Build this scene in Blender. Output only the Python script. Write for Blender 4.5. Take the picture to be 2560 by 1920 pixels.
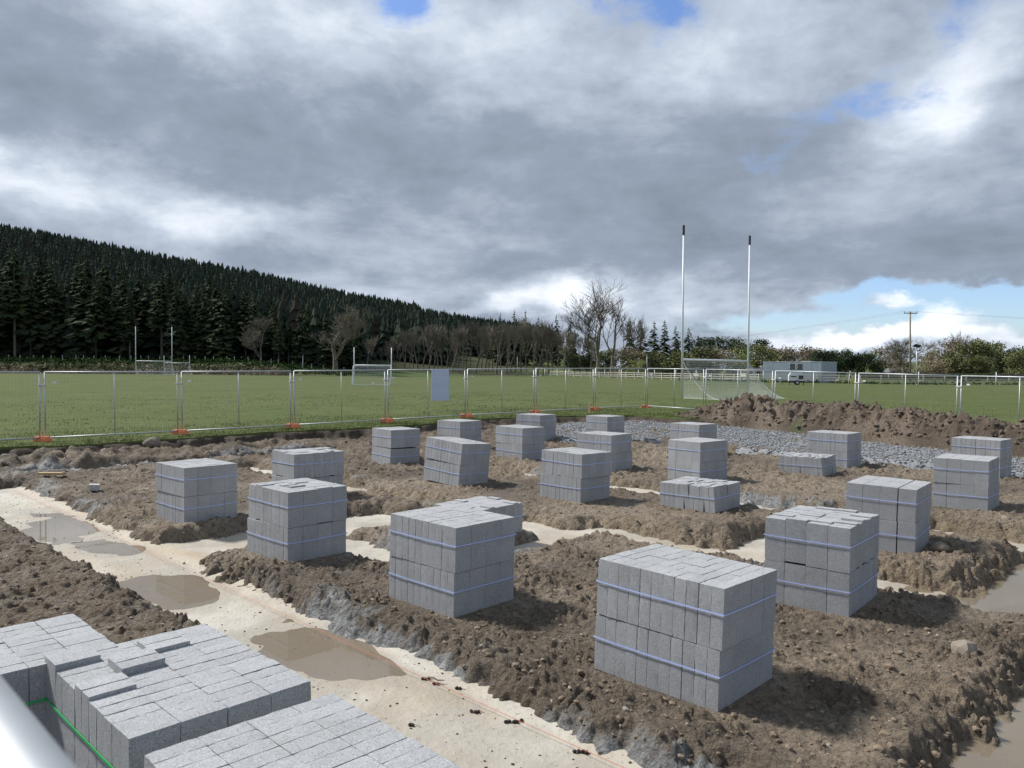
import bpy, bmesh, math, random
import numpy as np
from mathutils import Vector, Matrix
for o in list(bpy.data.objects): bpy.data.objects.remove(o)
scene = bpy.context.scene
COL = scene.collection
R = math.radians
rng = random.Random(7)

# ------------------------------------------------------------------ camera
CAM_H, F_PX = 2.45, 1923.0
pitch, roll = math.atan(38 / F_PX), R(0.4)
fw = Vector((0, math.cos(pitch), -math.sin(pitch))); rt = Vector((1, 0, 0)); up = rt.cross(fw)
r2 = rt * math.cos(roll) + up * math.sin(roll); u2 = up * math.cos(roll) - rt * math.sin(roll)
cam_data = bpy.data.cameras.new('camera'); cam = bpy.data.objects.new('camera', cam_data); COL.objects.link(cam)
cam.matrix_world = Matrix(((r2.x, u2.x, -fw.x, 0), (r2.y, u2.y, -fw.y, 0), (r2.z, u2.z, -fw.z, CAM_H), (0, 0, 0, 1)))
cam_data.sensor_width = 36; cam_data.lens = 36 * F_PX / 2560
cam_data.clip_start = 0.05; cam_data.clip_end = 6000
cam_data.dof.use_dof = True; cam_data.dof.focus_distance = 9.0; cam_data.dof.aperture_fstop = 11
scene.camera = cam
scene.render.resolution_x, scene.render.resolution_y = 1024, 768

# ------------------------------------------------------------------ sun
SUN_AZ, SUN_EL = R(-64), R(47)       # azimuth from +Y towards +X
sd = Vector((math.sin(SUN_AZ) * math.cos(SUN_EL), math.cos(SUN_AZ) * math.cos(SUN_EL), math.sin(SUN_EL)))
sun_l = bpy.data.lights.new('sun', 'SUN'); sun_l.energy = 3.6; sun_l.angle = R(6); sun_l.color = (1.0, 0.955, 0.88)
sun = bpy.data.objects.new('sun', sun_l); COL.objects.link(sun)
sun.location = (-30, 0, 60); sun.rotation_euler = sd.to_track_quat('Z', 'Y').to_euler()

# ------------------------------------------------------------------ sky
world = bpy.data.worlds.new('World'); scene.world = world; world.use_nodes = True
nt = world.node_tree; nt.nodes.clear(); NN = nt.nodes; LK = nt.links
def nd(t, **kw):
    n = NN.new(t)
    for k, v in kw.items(): setattr(n, k, v)
    return n
def mth(op, a, b=None, c=None, clamp=False):
    n = nd('ShaderNodeMath', operation=op, use_clamp=clamp)
    for i, v in enumerate((a, b, c)):
        if v is None: continue
        if isinstance(v, (int, float)): n.inputs[i].default_value = v
        else: LK.new(v, n.inputs[i])
    return n.outputs[0]
def sstep(a, b, x):
    n = nd('ShaderNodeMapRange', interpolation_type='SMOOTHSTEP')
    n.inputs['From Min'].default_value = a; n.inputs['From Max'].default_value = b
    LK.new(x, n.inputs['Value']); return n.outputs[0]
tc = nd('ShaderNodeTexCoord')
sep = nd('ShaderNodeSeparateXYZ'); LK.new(tc.outputs['Generated'], sep.inputs[0])
sx, sy, sz = sep.outputs
def noise(vec, scale, detail=6, rough=0.55, dist=0.0):
    n = nd('ShaderNodeTexNoise'); n.inputs['Scale'].default_value = scale; n.inputs['Detail'].default_value = detail
    n.inputs['Roughness'].default_value = rough; n.inputs['Distortion'].default_value = dist
    LK.new(vec, n.inputs['Vector']); return n.outputs[0]
azm = mth('ARCTAN2', sx, sy)
hor = mth('SQRT', mth('ADD', mth('MULTIPLY', sx, sx), mth('MULTIPLY', sy, sy)))
elv = mth('ARCTAN2', sz, hor)
# cloud-deck coordinates: direction projected on a flat layer, softened towards the horizon
den = mth('ADD', mth('MAXIMUM', sz, 0.0), 0.16)
deck = nd('ShaderNodeCombineXYZ'); LK.new(mth('DIVIDE', sx, den), deck.inputs[0]); LK.new(mth('DIVIDE', sy, den), deck.inputs[1])
angv = nd('ShaderNodeCombineXYZ'); LK.new(azm, angv.inputs[0]); LK.new(mth('MULTIPLY', elv, 1.7), angv.inputs[1])
w1 = mth('SUBTRACT', noise(angv.outputs[0], 5.0, 6, .6), 0.5)
off2 = nd('ShaderNodeVectorMath', operation='ADD'); off2.inputs[1].default_value = (7.3, 2.1, 4.4); LK.new(angv.outputs[0], off2.inputs[0])
w2 = mth('SUBTRACT', noise(off2.outputs[0], 5.0, 6, .6), 0.5)
AZ = mth('ADD', azm, mth('MULTIPLY', w1, 0.16)); EL = mth('ADD', elv, mth('MULTIPLY', w2, 0.12))
wv = nd('ShaderNodeCombineXYZ'); LK.new(AZ, wv.inputs[0]); LK.new(EL, wv.inputs[1])
def blob(px, py, spx, spy, amp):
    a, e = math.atan((px - 1280) / F_PX), math.atan((922 - py) / F_PX)
    m = nd('ShaderNodeVectorMath', operation='MULTIPLY_ADD'); LK.new(wv.outputs[0], m.inputs[0])
    kx, ky = F_PX / spx, F_PX / spy; m.inputs[1].default_value = (kx, ky, 0); m.inputs[2].default_value = (-a * kx, -e * ky, 0)
    l = nd('ShaderNodeVectorMath', operation='LENGTH'); LK.new(m.outputs[0], l.inputs[0])
    n = nd('ShaderNodeMapRange', interpolation_type='SMOOTHSTEP'); LK.new(l.outputs['Value'], n.inputs['Value'])
    n.inputs['From Min'].default_value = 0; n.inputs['From Max'].default_value = 1.9; n.inputs['To Min'].default_value = amp; n.inputs['To Max'].default_value = 0
    return n.outputs[0]
def total(lst):
    acc = None
    for b in lst:
        v = blob(*b); acc = v if acc is None else mth('ADD', acc, v)
    return acc
light_b = [(380, 60, 190, 110, .26), (720, 90, 260, 130, .24), (1190, 110, 190, 130, .22), (80, 525, 260, 60, .34), (600, 560, 150, 45, .24), (1730, 130, 280, 160, .25),
           (2260, 390, 110, 60, .27), (2360, 300, 100, 60, .22), (2470, 190, 110, 80, .24), (950, 720, 200, 40, .16)]
puff_b = [(1235, 772, 80, 30, .40), (1430, 745, 110, 45, .42), (1700, 760, 280, 40, .20), (2335, 790, 85, 50, .46), (2060, 852, 150, 30, .42), (2200, 765, 45, 16, .32), (2480, 835, 130, 28, .32), (2220, 850, 90, 24, .28)]
dark_b = [(250, 300, 420, 130, -.11), (750, 400, 420, 110, -.12), (1650, 420, 420, 120, -.15), (1950, 630, 560, 70, -.12)]
hole_b = [(1005, 20, 95, 60, .78), (1610, 25, 170, 75, .82), (2430, 70, 140, 130, .60), (2200, 300, 120, 60, .42), (1970, 380, 130, 90, .36), (2330, 745, 340, 28, .88), (2020, 815, 300, 40, .95), (2450, 790, 280, 50, .8), (1345, 742, 55, 40, .9)]
puffs = total(puff_b)
n_deck = noise(deck.outputs[0], 1.25, 8, .58, .3)
n_fine = noise(angv.outputs[0], 11.0, 8, .62, .2)
lum = mth('ADD', mth('ADD', mth('MULTIPLY', mth('SUBTRACT', n_deck, .5), .80), mth('MULTIPLY', mth('SUBTRACT', n_fine, .5), .46)), .42)
lum = mth('ADD', lum, mth('ADD', mth('ADD', total(light_b), total(dark_b)), puffs))
cr = nd('ShaderNodeValToRGB'); LK.new(lum, cr.inputs[0])
el_ = cr.color_ramp.elements
el_[0].position = 0.12; el_[0].color = (.150, .182, .228, 1)
el_[1].position = 0.92; el_[1].color = (.72, .76, .81, 1)
e = el_.new(.36); e.color = (.215, .255, .318, 1)
e = el_.new(.60); e.color = (.375, .425, .50, 1)
hole = mth('ADD', total(hole_b), mth('MULTIPLY', mth('SUBTRACT', n_fine, .5), 1.7))
puff = mth('MULTIPLY', puffs, 1.9)
hole = mth('SUBTRACT', hole, puff)
cover = mth('SUBTRACT', 1.0, sstep(.26, .86, hole))
sky = nd('ShaderNodeTexSky', sky_type='NISHITA'); sky.sun_disc = False; sky.sun_elevation = SUN_EL; sky.sun_rotation = SUN_AZ
sky.air_density = 1.0; sky.dust_density = .6; sky.ozone_density = 1.6
SKY_STR = 0.1
scl = nd('ShaderNodeVectorMath', operation='SCALE'); LK.new(cr.outputs[0], scl.inputs[0]); scl.inputs['Scale'].default_value = 1 / SKY_STR
mixs = nd('ShaderNodeMix', data_type='RGBA'); LK.new(cover, mixs.inputs['Factor'])
tint = nd('ShaderNodeVectorMath', operation='MULTIPLY'); LK.new(sky.outputs[0], tint.inputs[0]); tint.inputs[1].default_value = (.80, .90, 1.12)
LK.new(tint.outputs[0], mixs.inputs[6]); LK.new(scl.outputs[0], mixs.inputs[7])
bg = nd('ShaderNodeBackground'); bg.inputs['Strength'].default_value = SKY_STR; LK.new(mixs.outputs[2], bg.inputs['Color'])
wo = nd('ShaderNodeOutputWorld'); LK.new(bg.outputs[0], wo.inputs['Surface'])

vs = scene.view_settings
vs.view_transform = 'Standard'; vs.look = 'None'; vs.exposure = 0.60; vs.gamma = 1; vs.use_curve_mapping = False

# ================================================================== helpers
def h2(ix, iy, seed):
    n = (ix.astype(np.int64) * 374761393 + iy.astype(np.int64) * 668265263 + seed * 1442695041) & 0xffffffff
    n = ((n ^ (n >> 13)) * 1274126177) & 0xffffffff
    n = ((n ^ (n >> 16)) * 2246822519) & 0xffffffff
    return (n ^ (n >> 15)).astype(np.float64) / 4294967295.0
def vn(x, y, seed=0):
    x = np.asarray(x, float); y = np.asarray(y, float)
    ix, iy = np.floor(x), np.floor(y); fx, fy = x - ix, y - iy
    fx = fx * fx * fx * (fx * (fx * 6 - 15) + 10); fy = fy * fy * fy * (fy * (fy * 6 - 15) + 10)
    a, b, c, d = h2(ix, iy, seed), h2(ix + 1, iy, seed), h2(ix, iy + 1, seed), h2(ix + 1, iy + 1, seed)
    return ((a + (b - a) * fx) * (1 - fy) + (c + (d - c) * fx) * fy) * 2 - 1
def fbm(x, y, o=4, seed=0, g=.5):
    s, a, t = 0, 1, 0
    c, sn = math.cos(.6), math.sin(.6)
    for i in range(o):
        s = s + a * vn(x, y, seed + i * 17); t += a; a *= g
        x, y = (x * c - y * sn) * 2.03 + 3.7, (x * sn + y * c) * 2.03 + 1.3
    return s / t
def worley(x, y, seed=0):
    x = np.asarray(x, float); y = np.asarray(y, float)
    ix, iy = np.floor(x), np.floor(y); best = np.full(x.shape, 9.)
    for i in (-1, 0, 1):
        for j in (-1, 0, 1):
            cx, cy = ix + i, iy + j
            d = (cx + h2(cx, cy, seed) - x) ** 2 + (cy + h2(cx, cy, seed + 5) - y) ** 2
            best = np.minimum(best, d)
    return np.sqrt(best)
def ss(a, b, x):
    t = np.clip((np.asarray(x, float) - a) / (b - a), 0, 1); return t * t * (3 - 2 * t)
S2 = math.sqrt(2)
def pq(x, y): return (x + y) / S2, (y - x) / S2
def xy(p, q): return (p - q) / S2, (p + q) / S2

def tag(o, label=None, cat=None, group=None, kind=None):
    if label: o['label'] = label
    if cat: o['category'] = cat
    if group: o['group'] = group
    if kind: o['kind'] = kind
    return o
def empty(name, loc=(0, 0, 0), rz=0., label=None, cat=None, group=None):
    o = bpy.data.objects.new(name, None); COL.objects.link(o); o.location = loc; o.rotation_euler = (0, 0, rz)
    o.empty_display_size = .2
    return tag(o, label, cat, group)
def link(name, me, parent=None, loc=None, rot=None):
    o = bpy.data.objects.new(name, me); COL.objects.link(o)
    if parent is not None: o.parent = parent
    if loc is not None: o.location = loc
    if rot is not None: o.rotation_euler = rot
    return o
class MB:
    def __init__(s): s.v, s.f = [], []
    def add(s, vs, fs):
        b = len(s.v); s.v += [tuple(v) for v in vs]; s.f += [tuple(i + b for i in f) for f in fs]; return s
    def box(s, c, d, rz=0., rx=0., ry=0., bev=0.):
        hx, hy, hz = d[0] / 2, d[1] / 2, d[2] / 2
        m = Matrix.Translation(c) @ Matrix.Rotation(rz, 4, 'Z') @ Matrix.Rotation(ry, 4, 'Y') @ Matrix.Rotation(rx, 4, 'X')
        if bev <= 0:
            vs = [m @ Vector((x * hx, y * hy, z * hz)) for x in (-1, 1) for y in (-1, 1) for z in (-1, 1)]
            return s.add(vs, [(0, 1, 3, 2), (4, 6, 7, 5), (0, 4, 5, 1), (2, 3, 7, 6), (0, 2, 6, 4), (1, 5, 7, 3)])
        bm = bmesh.new(); bmesh.ops.create_cube(bm, size=1)
        for v in bm.verts: v.co = Vector((v.co.x * d[0], v.co.y * d[1], v.co.z * d[2]))
        bmesh.ops.bevel(bm, geom=list(bm.edges), offset=bev, segments=1, affect='EDGES')
        bm.verts.ensure_lookup_table(); bm.verts.index_update()
        s.add([m @ v.co for v in bm.verts], [[v.index for v in f.verts] for f in bm.faces]); bm.free(); return s
    def tube(s, pts, r, n=6, cap=True):
        pts = [Vector(p) for p in pts]; rr = r if isinstance(r, (list, tuple)) else [r] * len(pts)
        vs, fs = [], []
        ref = None
        for i, p in enumerate(pts):
            t = (pts[min(i + 1, len(pts) - 1)] - pts[max(i - 1, 0)])
            if t.length < 1e-9: t = Vector((0, 0, 1))
            t.normalize()
            if ref is None:
                ref = Vector((1, 0, 0)) if abs(t.x) < .8 else Vector((0, 1, 0))
            a = (ref - t * ref.dot(t)).normalized(); b = t.cross(a); ref = a
            for k in range(n):
                an = 2 * math.pi * k / n
                vs.append(p + (a * math.cos(an) + b * math.sin(an)) * rr[i])
        for i in range(len(pts) - 1):
            for k in range(n):
                k2 = (k + 1) % n
                fs.append((i * n + k, i * n + k2, (i + 1) * n + k2, (i + 1) * n + k))
        if cap and n > 2:
            fs.append(tuple(range(n - 1, -1, -1))); fs.append(tuple(range((len(pts) - 1) * n, len(pts) * n)))
        return s.add(vs, fs)
    def prism(s, poly, z0, z1, bev=0):
        n = len(poly)
        vs = [(x, y, z0) for x, y in poly] + [(x, y, z1) for x, y in poly]
        fs = [tuple(range(n - 1, -1, -1)), tuple(range(n, 2 * n))] + [(i, (i + 1) % n, n + (i + 1) % n, n + i) for i in range(n)]
        return s.add(vs, fs)
    def mesh(s, name, mat, smooth=False):
        me = bpy.data.meshes.new(name); me.from_pydata([tuple(v) for v in s.v], [], s.f); me.update()
        if mat: me.materials.append(mat)
        if smooth: me.polygons.foreach_set('use_smooth', [True] * len(me.polygons))
        return me
    def obj(s, name, mat, parent=None, loc=None, rot=None, smooth=False):
        return link(name, s.mesh(name, mat, smooth), parent, loc, rot)
def np_mesh(name, V, Fq, mat, smooth=True, col=None):
    me = bpy.data.meshes.new(name); V = np.asarray(V, np.float32); Fq = np.asarray(Fq, np.int32); k = Fq.shape[1]
    me.vertices.add(len(V)); me.vertices.foreach_set('co', V.ravel())
    me.loops.add(Fq.size); me.loops.foreach_set('vertex_index', Fq.ravel())
    me.polygons.add(len(Fq)); me.polygons.foreach_set('loop_start', np.arange(0, Fq.size, k, dtype=np.int32))
    me.update(calc_edges=True)
    me.polygons.foreach_set('use_smooth', np.full(len(Fq), smooth))
    if col is not None:
        at = me.color_attributes.new('Col', 'FLOAT_COLOR', 'POINT')
        c4 = np.ones((len(V), 4), np.float32); c4[:, :col.shape[1]] = col; at.data.foreach_set('color', c4.ravel())
    me.materials.append(mat); me.validate(); return me
def grid_faces(ny, nx):
    i = np.arange(ny * nx).reshape(ny, nx)
    return np.stack([i[:-1, :-1], i[:-1, 1:], i[1:, 1:], i[1:, :-1]], -1).reshape(-1, 4)

# ------------------------------------------------------------------ materials
def material(name, base=(.5, .5, .5), rough=.7, metal=0., spec=.5, attr=False, vary=None, vscale=3., detail=5, bump=0., bscale=60., bdist=.01, objrand=0., extra=None, pits=None, coat=0.):
    m = bpy.data.materials.new(name); m.use_nodes = True; t = m.node_tree; N = t.nodes; L = t.links
    b = N['Principled BSDF']; b.inputs['Roughness'].default_value = rough; b.inputs['Metallic'].default_value = metal
    b.inputs['Specular IOR Level'].default_value = spec; b.inputs['Coat Weight'].default_value = coat
    geo = N.new('ShaderNodeNewGeometry'); pos = geo.outputs['Position']
    if attr:
        a = N.new('ShaderNodeAttribute'); a.attribute_name = 'Col'; c = a.outputs['Color']
    else:
        rgb = N.new('ShaderNodeRGB'); rgb.outputs[0].default_value = (*base, 1); c = rgb.outputs[0]
    def mix(fac, A, B, mode='MIX'):
        x = N.new('ShaderNodeMix'); x.data_type = 'RGBA'; x.blend_type = mode
        for s_, v in ((x.inputs['Factor'], fac), (x.inputs[6], A), (x.inputs[7], B)):
            if isinstance(v, (int, float)): s_.default_value = v
            elif isinstance(v, tuple): s_.default_value = (*v, 1)
            else: L.new(v, s_)
        return x.outputs[2]
    def noi(scale, det=5, ro=.6):
        n = N.new('ShaderNodeTexNoise'); n.inputs['Scale'].default_value = scale; n.inputs['Detail'].default_value = det; n.inputs['Roughness'].default_value = ro
        L.new(pos, n.inputs['Vector']); return n.outputs[0]
    def rng_(v, a, b_, c_=0., d=1.):
        n = N.new('ShaderNodeMapRange'); n.inputs[1].default_value = a; n.inputs[2].default_value = b_; n.inputs[3].default_value = c_; n.inputs[4].default_value = d
        L.new(v, n.inputs[0]); return n.outputs[0]
    if vary:
        c = mix(rng_(noi(vscale, detail), .3, .7), c, vary)
    if objrand:
        oi = N.new('ShaderNodeObjectInfo')
        hsv = N.new('ShaderNodeHueSaturation'); L.new(c, hsv.inputs['Color'])
        L.new(rng_(oi.outputs['Random'], 0, 1, 1 - objrand, 1 + objrand), hsv.inputs['Value']); c = hsv.outputs[0]
    hgt = None
    if pits:       # (scale, threshold, colour, chance)
        v = N.new('ShaderNodeTexVoronoi'); v.inputs['Scale'].default_value = pits[0]; L.new(pos, v.inputs['Vector'])
        c = mix(rng_(v.outputs['Distance'], pits[1], pits[1] * 1.8, pits[3], 0), c, pits[2])
        v2 = N.new('ShaderNodeTexVoronoi'); v2.inputs['Scale'].default_value = pits[0] * 1.37; L.new(pos, v2.inputs['Vector'])
        sepc = N.new('ShaderNodeSeparateColor'); L.new(v2.outputs['Color'], sepc.inputs[0])
        c = mix(rng_(sepc.outputs[0], .86, .97, 0, .35), c, tuple(min(1, k * 1.7) for k in base))
        c = mix(rng_(sepc.outputs[1], .76, .97, 0, .5), c, tuple(k * .45 for k in base))
        hgt = rng_(v.outputs['Distance'], 0, pits[1] * 2)
    if extra: c = extra(N, L, c, mix, noi, rng_, pos, b)
    L.new(c, b.inputs['Base Color'])
    if bump:
        bp = N.new('ShaderNodeBump'); bp.inputs['Strength'].default_value = bump; bp.inputs['Distance'].default_value = bdist
        n = noi(bscale, 6, .65)
        if hgt is not None:
            ad = N.new('ShaderNodeMath'); ad.operation = 'ADD'; L.new(n, ad.inputs[0]); L.new(hgt, ad.inputs[1]); n = ad.outputs[0]
        L.new(n, bp.inputs['Height']); L.new(bp.outputs[0], b.inputs['Normal'])
    return m
M = {}
def mud_extra(N, L, c, mix, noi, rng_, pos, b):
    n1 = noi(14, 8, .7); n2 = noi(55, 6, .7)
    c = mix(rng_(n1, .46, .62, 0, .72), c, (.062, .047, .035))
    c = mix(rng_(n2, .5, .70, 0, .55), c, (.34, .275, .20))
    L.new(rng_(noi(1.3, 4), .35, .62, .48, .9), b.inputs['Roughness'])
    return c
M['mud'] = material('mud', attr=True, rough=.8, spec=.3, bump=1.0, bscale=26, bdist=.07, extra=mud_extra)
M['topsoil'] = material('topsoil', (.10, .07, .048), .9, vary=(.05, .034, .022), vscale=5, bump=.9, bscale=30, bdist=.03)
M['block'] = material('concrete_block', (.385, .398, .420), .93, spec=.25, vary=(.325, .335, .35), vscale=4, objrand=.07, pits=(112, .14, (.10, .102, .11), .75), bump=.6, bscale=170, bdist=.006)
def conc_extra(N, L, c, mix, noi, rng_, pos, b):
    c = mix(rng_(noi(1.1, 6), .48, .68, 0, .4), c, (.38, .31, .22))
    c = mix(rng_(noi(2.3, 8, .65), .50, .62, 0, .55), c, (.33, .31, .275))
    c = mix(rng_(noi(13, 8, .78), .56, .68, 0, .7), c, (.20, .16, .12))
    L.new(rng_(noi(1.7, 3), .3, .7, .45, .85), b.inputs['Roughness'])
    return c
M['footing'] = material('footing_concrete', attr=True, rough=.7, bump=.8, bscale=15, bdist=.02, extra=conc_extra)
M['strap_blue'] = material('strap_blue', (.40, .50, .88), .35, vary=(.48, .58, .92), vscale=9)
M['strap_green'] = material('strap_green', (.02, .42, .10), .35, vary=(.03, .5, .14), vscale=9)
M['galv'] = material('galvanised_steel', (.50, .53, .56), .5, metal=.5, vary=(.42, .45, .48), vscale=14)
M['wire'] = material('wire', (.34, .36, .37), .5, metal=.5)
M['orange'] = material('orange_plastic', (.82, .25, .11), .5, vary=(.72, .27, .15), vscale=16)
M['white_paint'] = material('white_paint', (.82, .85, .90), .4, vary=(.74, .77, .82), vscale=6)
M['net'] = material('net_cord', (.72, .75, .74), .8)
M['black'] = material('black_paint', (.02, .022, .025), .5, vary=(.035, .035, .035), vscale=10)
M['timber'] = material('new_timber', (.52, .40, .23), .8, vary=(.42, .31, .17), vscale=20)
M['fence_white'] = material('weathered_white_timber', (.62, .60, .52), .8, vary=(.46, .45, .38), vscale=3)
M['stone'] = material('field_stone', (.20, .172, .140), .9, vary=(.285, .25, .205), vscale=8, bump=.5, bscale=30, objrand=.2)
M['gravel'] = material('crushed_stone', (.185, .20, .22), .85, vary=(.29, .30, .315), vscale=7, bump=.6, bscale=40, bdist=.03, pits=(22, .2, (.07, .075, .08), .8))
M['cone'] = material('alder_cone', (.018, .012, .010), .8, vary=(.03, .02, .015), vscale=80)
M['string'] = material('red_line', (.50, .13, .07), .6)
M['bark'] = material('bark', (.14, .118, .092), .95, vary=(.21, .185, .155), vscale=4, bump=.5, bscale=20)
M['pale_bark'] = material('pale_bark', (.20, .185, .16), .95, vary=(.10, .09, .075), vscale=1.5)
M['twig'] = material('winter_twigs', (.215, .195, .155), .95, vary=(.145, .130, .102), vscale=.5, objrand=.25)
M['twig_dark'] = material('dark_twigs', (.11, .092, .075), .95, vary=(.075, .063, .052), vscale=.5)
M['spruce'] = material('spruce_needles', (.026, .041, .026), .95, spec=.1, vary=(.048, .060, .026), vscale=.35, objrand=.3)
M['forest'] = material('forest_needles', attr=True, rough=.95, spec=.1)
def leafmat(n, a, b_): M[n] = material(n, a, .9, spec=.15, vary=b_, vscale=.7, objrand=.22)
leafmat('leaf_dark', (.030, .048, .024), (.052, .072, .030))
leafmat('leaf_olive', (.17, .18, .08), (.115, .13, .06))
leafmat('leaf_brown', (.27, .23, .16), (.19, .165, .115))
leafmat('leaf_fresh', (.30, .33, .13), (.2, .235, .09))
M['steel_clad'] = material('steel_cladding', (.36, .43, .50), .5, metal=.2, vary=(.29, .355, .42), vscale=.8)
M['white_wall'] = material('white_render', (.66, .65, .61), .9, vary=(.58, .57, .54), vscale=1)
M['slate'] = material('slate_roof', (.09, .095, .105), .8, vary=(.13, .13, .135), vscale=2)
M['glass'] = material('window_glass', (.03, .035, .04), .08)
M['rubber'] = material('rubber', (.02, .02, .02), .8)
M['sign_back'] = material('sign_sheet', (.52, .61, .80), .5, vary=(.48, .57, .75), vscale=3)
M['yellow'] = material('yellow_plate', (.70, .58, .05), .6)
M['panel_dark'] = material('solar_panel', (.03, .04, .07), .2)
M['lamp_lens'] = material('lamp_lens', (.16, .17, .18), .2)
M['ball'] = material('ball', (.72, .70, .60), .5)
M['field'] = material('field_grass', attr=True, rough=.95, spec=.15, bump=.6, bscale=7, bdist=.05,
    extra=lambda N, L, c, mix, noi, rng_, pos, b: mix(rng_(noi(2.6, 9, .75), .46, .66, 0, .6), mix(rng_(noi(.9, 7, .7), .45, .68, 0, .45), mix(rng_(noi(.16, 5), .38, .66, 0, .5), c, (.125, .135, .055)), (.055, .072, .022)), (.035, .052, .014)))
M['blade'] = material('grass_blades', (.085, .115, .032), .9, spec=.2, vary=(.125, .14, .055), vscale=4)
mw = bpy.data.materials.new('puddle_water'); mw.use_nodes = True
b_ = mw.node_tree.nodes['Principled BSDF']; b_.inputs['Base Color'].default_value = (.22, .18, .13, 1); b_.inputs['Roughness'].default_value = .015
b_.inputs['IOR'].default_value = 1.6; b_.inputs['Alpha'].default_value = .68
nn_ = mw.node_tree.nodes.new('ShaderNodeTexNoise'); nn_.inputs['Scale'].default_value = 9
gg_ = mw.node_tree.nodes.new('ShaderNodeNewGeometry'); mw.node_tree.links.new(gg_.outputs['Position'], nn_.inputs['Vector'])
bb_ = mw.node_tree.nodes.new('ShaderNodeBump'); bb_.inputs['Strength'].default_value = .03; bb_.inputs['Distance'].default_value = .01
mw.node_tree.links.new(nn_.outputs[0], bb_.inputs['Height']); mw.node_tree.links.new(bb_.outputs[0], b_.inputs['Normal'])
M['water'] = mw

# ================================================================== layout data
# stacks: front-corner x, y, yaw of the right-hand face, tiers, which face shows the narrow ends, count along left, count along right, strap, lean, place phrase
STK = [
 ('A',   1.48, 5.44, 46, 2, 'L', 11, 4, 'b', (.026, .0), 'fourth stack from the timber batten along the long puddled trench'),
 ('S1', -5.02, 11.76, 47, 2, 'L', 10, 4, 'b', (.0, .0), 'first stack from the timber batten along the long puddled trench'),
 ('S2', -2.77, 9.50, 47, 2, 'L', 10, 4, 'b', (.0, .0), 'second stack from the timber batten along the long puddled trench'),
 ('S12', -.56, 7.47, 47, 2, 'L', 10, 4, 'b', (.012, .0), 'third stack from the timber batten along the long puddled trench'),
 ('S3', -3.88, 13.66, 43, 2, 'R', 4, 10, 'b', (.0, .0), 'stack behind the white block offcut, set back from the trench rim'),
 ('S13', -.50, 10.75, 48, 1, 'R', 4, 10, 'b', (.0, .0), 'low single pack on the small island between crossing trenches'),
 ('S20', 3.35, 7.57, 50, 2, 'R', 4, 10, 'b', (.0, .0), 'stack across the trench from the gap-split stack, beside the puddle'),
 ('S4', -3.00, 18.95, 40, 2, 'L', 9, 4, 'b', (.03, .0), 'stack with a wedge gap between its packs, near the dark turf bank'),
 ('S6', -1.10, 15.85, 47, 2, 'L', 11, 4, 'b', (.075, .0), 'strongly leaning stack beside the grey concrete spill'),
 ('S11', 1.26, 14.00, 45, 2, 'L', 10, 4, 'b', (.012, .0), 'upright stack in mid-site, behind the tilted low pack\'s trench'),
 ('S16', 3.46, 13.05, 44, 1, 'L', 11, 4, 'b', (-.03, .0), 'low single pack of tilted blocks on the spill-covered island'),
 ('S19', 5.31, 10.07, 53, 2, 'R', 4, 11, 'b', (.022, .0), 'stack split by a wide vertical gap on the pale clay mound'),
 ('S5', -1.50, 22.4, 46, 2, 'L', 10, 4, 'b', (.0, .0), 'stack standing closest to the turf bank below the white sign sheet'),
 ('S7', .27, 20.1, 44, 2, 'L', 10, 4, 'b', (.01, .0), 'stack in front of the one by the timber peg'),
 ('S10', 2.36, 18.13, 47, 2, 'L', 10, 4, 'b', (.0, .0), 'stack directly behind the upright mid-site stack'),
 ('S15', 4.05, 16.5, 40, 2, 'R', 4, 10, 'b', (.0, .0), 'stack standing directly behind the tilted low pack'),
 ('S21', 8.30, 13.35, 48, 2, 'R', 4, 10, 'b', (.0, .0), 'stack on the pale clay bank across the brown puddle'),
 ('S8', .92, 25.0, 50, 2, 'L', 10, 4, 'b', (.0, .0), 'stack between the gravel pad and turf edge by the timber peg'),
 ('S9', 3.05, 24.6, 42, 2, 'L', 9, 4, 'b', (.0, .0), 'stack at the inner corner of the gravel pad'),
 ('S14', 5.30, 21.8, 40, 2, 'L', 10, 4, 'b', (.0, .0), 'stack at the middle of the gravel pad front edge'),
 ('S17', 7.10, 17.55, 47, 1, 'L', 10, 4, 'b', (-.025, .0), 'low single pack of slumped blocks before the gravel pad'),
 ('S18', 8.28, 18.95, 44, 2, 'L', 10, 4, 'b', (.0, .0), 'stack behind the slumped low pack, against the gravel pad'),
 ('S22', 11.1, 17.45, 42, 2, 'L', 10, 4, 'b', (.0, .0), 'stack nearest the low end of the soil heap'),
 ('S23', -1.58, 3.18, 45, 2, 'L', 12, 4, 'g', (.0, .0), 'stack with raised and sunken top blocks, green strapped'),
 ('S24', -.693, 2.263, 45, 2, 'L', 11, 4, 'g', (.0, .0), 'even-topped stack at the end of the green-strapped row'),
 ('S25', -2.64, 3.77, 45, 2, 'L', 8, 3, 'g', (.0, .0), 'narrow stack beside the green-strapped one with raised top blocks'),
]
TIER = .449
def stack_dims(s):
    _, fx, fy, yaw, n, face, nl, nr = s[:8]
    return (nl * .1006, nr * .2155) if face == 'L' else (nl * .2155, nr * .1006)
TR = [(3.05, 4.12, -4, 18.9), (4.1, 9.3, 10.1, 11.35), (5.85, 6.4, 7.4, 10.2), (5.85, 9.3, 7.38, 7.88), (8.6, 9.35, 7.4, 18.8), (9.2, 9.95, -2, 7.9),
      (9.9, 14, 4.75, 5.65), (2, 13.5, .1, 1.42), (9.2, 13.2, 1.4, 2.45), (12.9, 13.75, -3, 18.8), (20.7, 21.5, -6, 17.0), (4.6, 13, 19.9, 20.6)]
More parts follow.
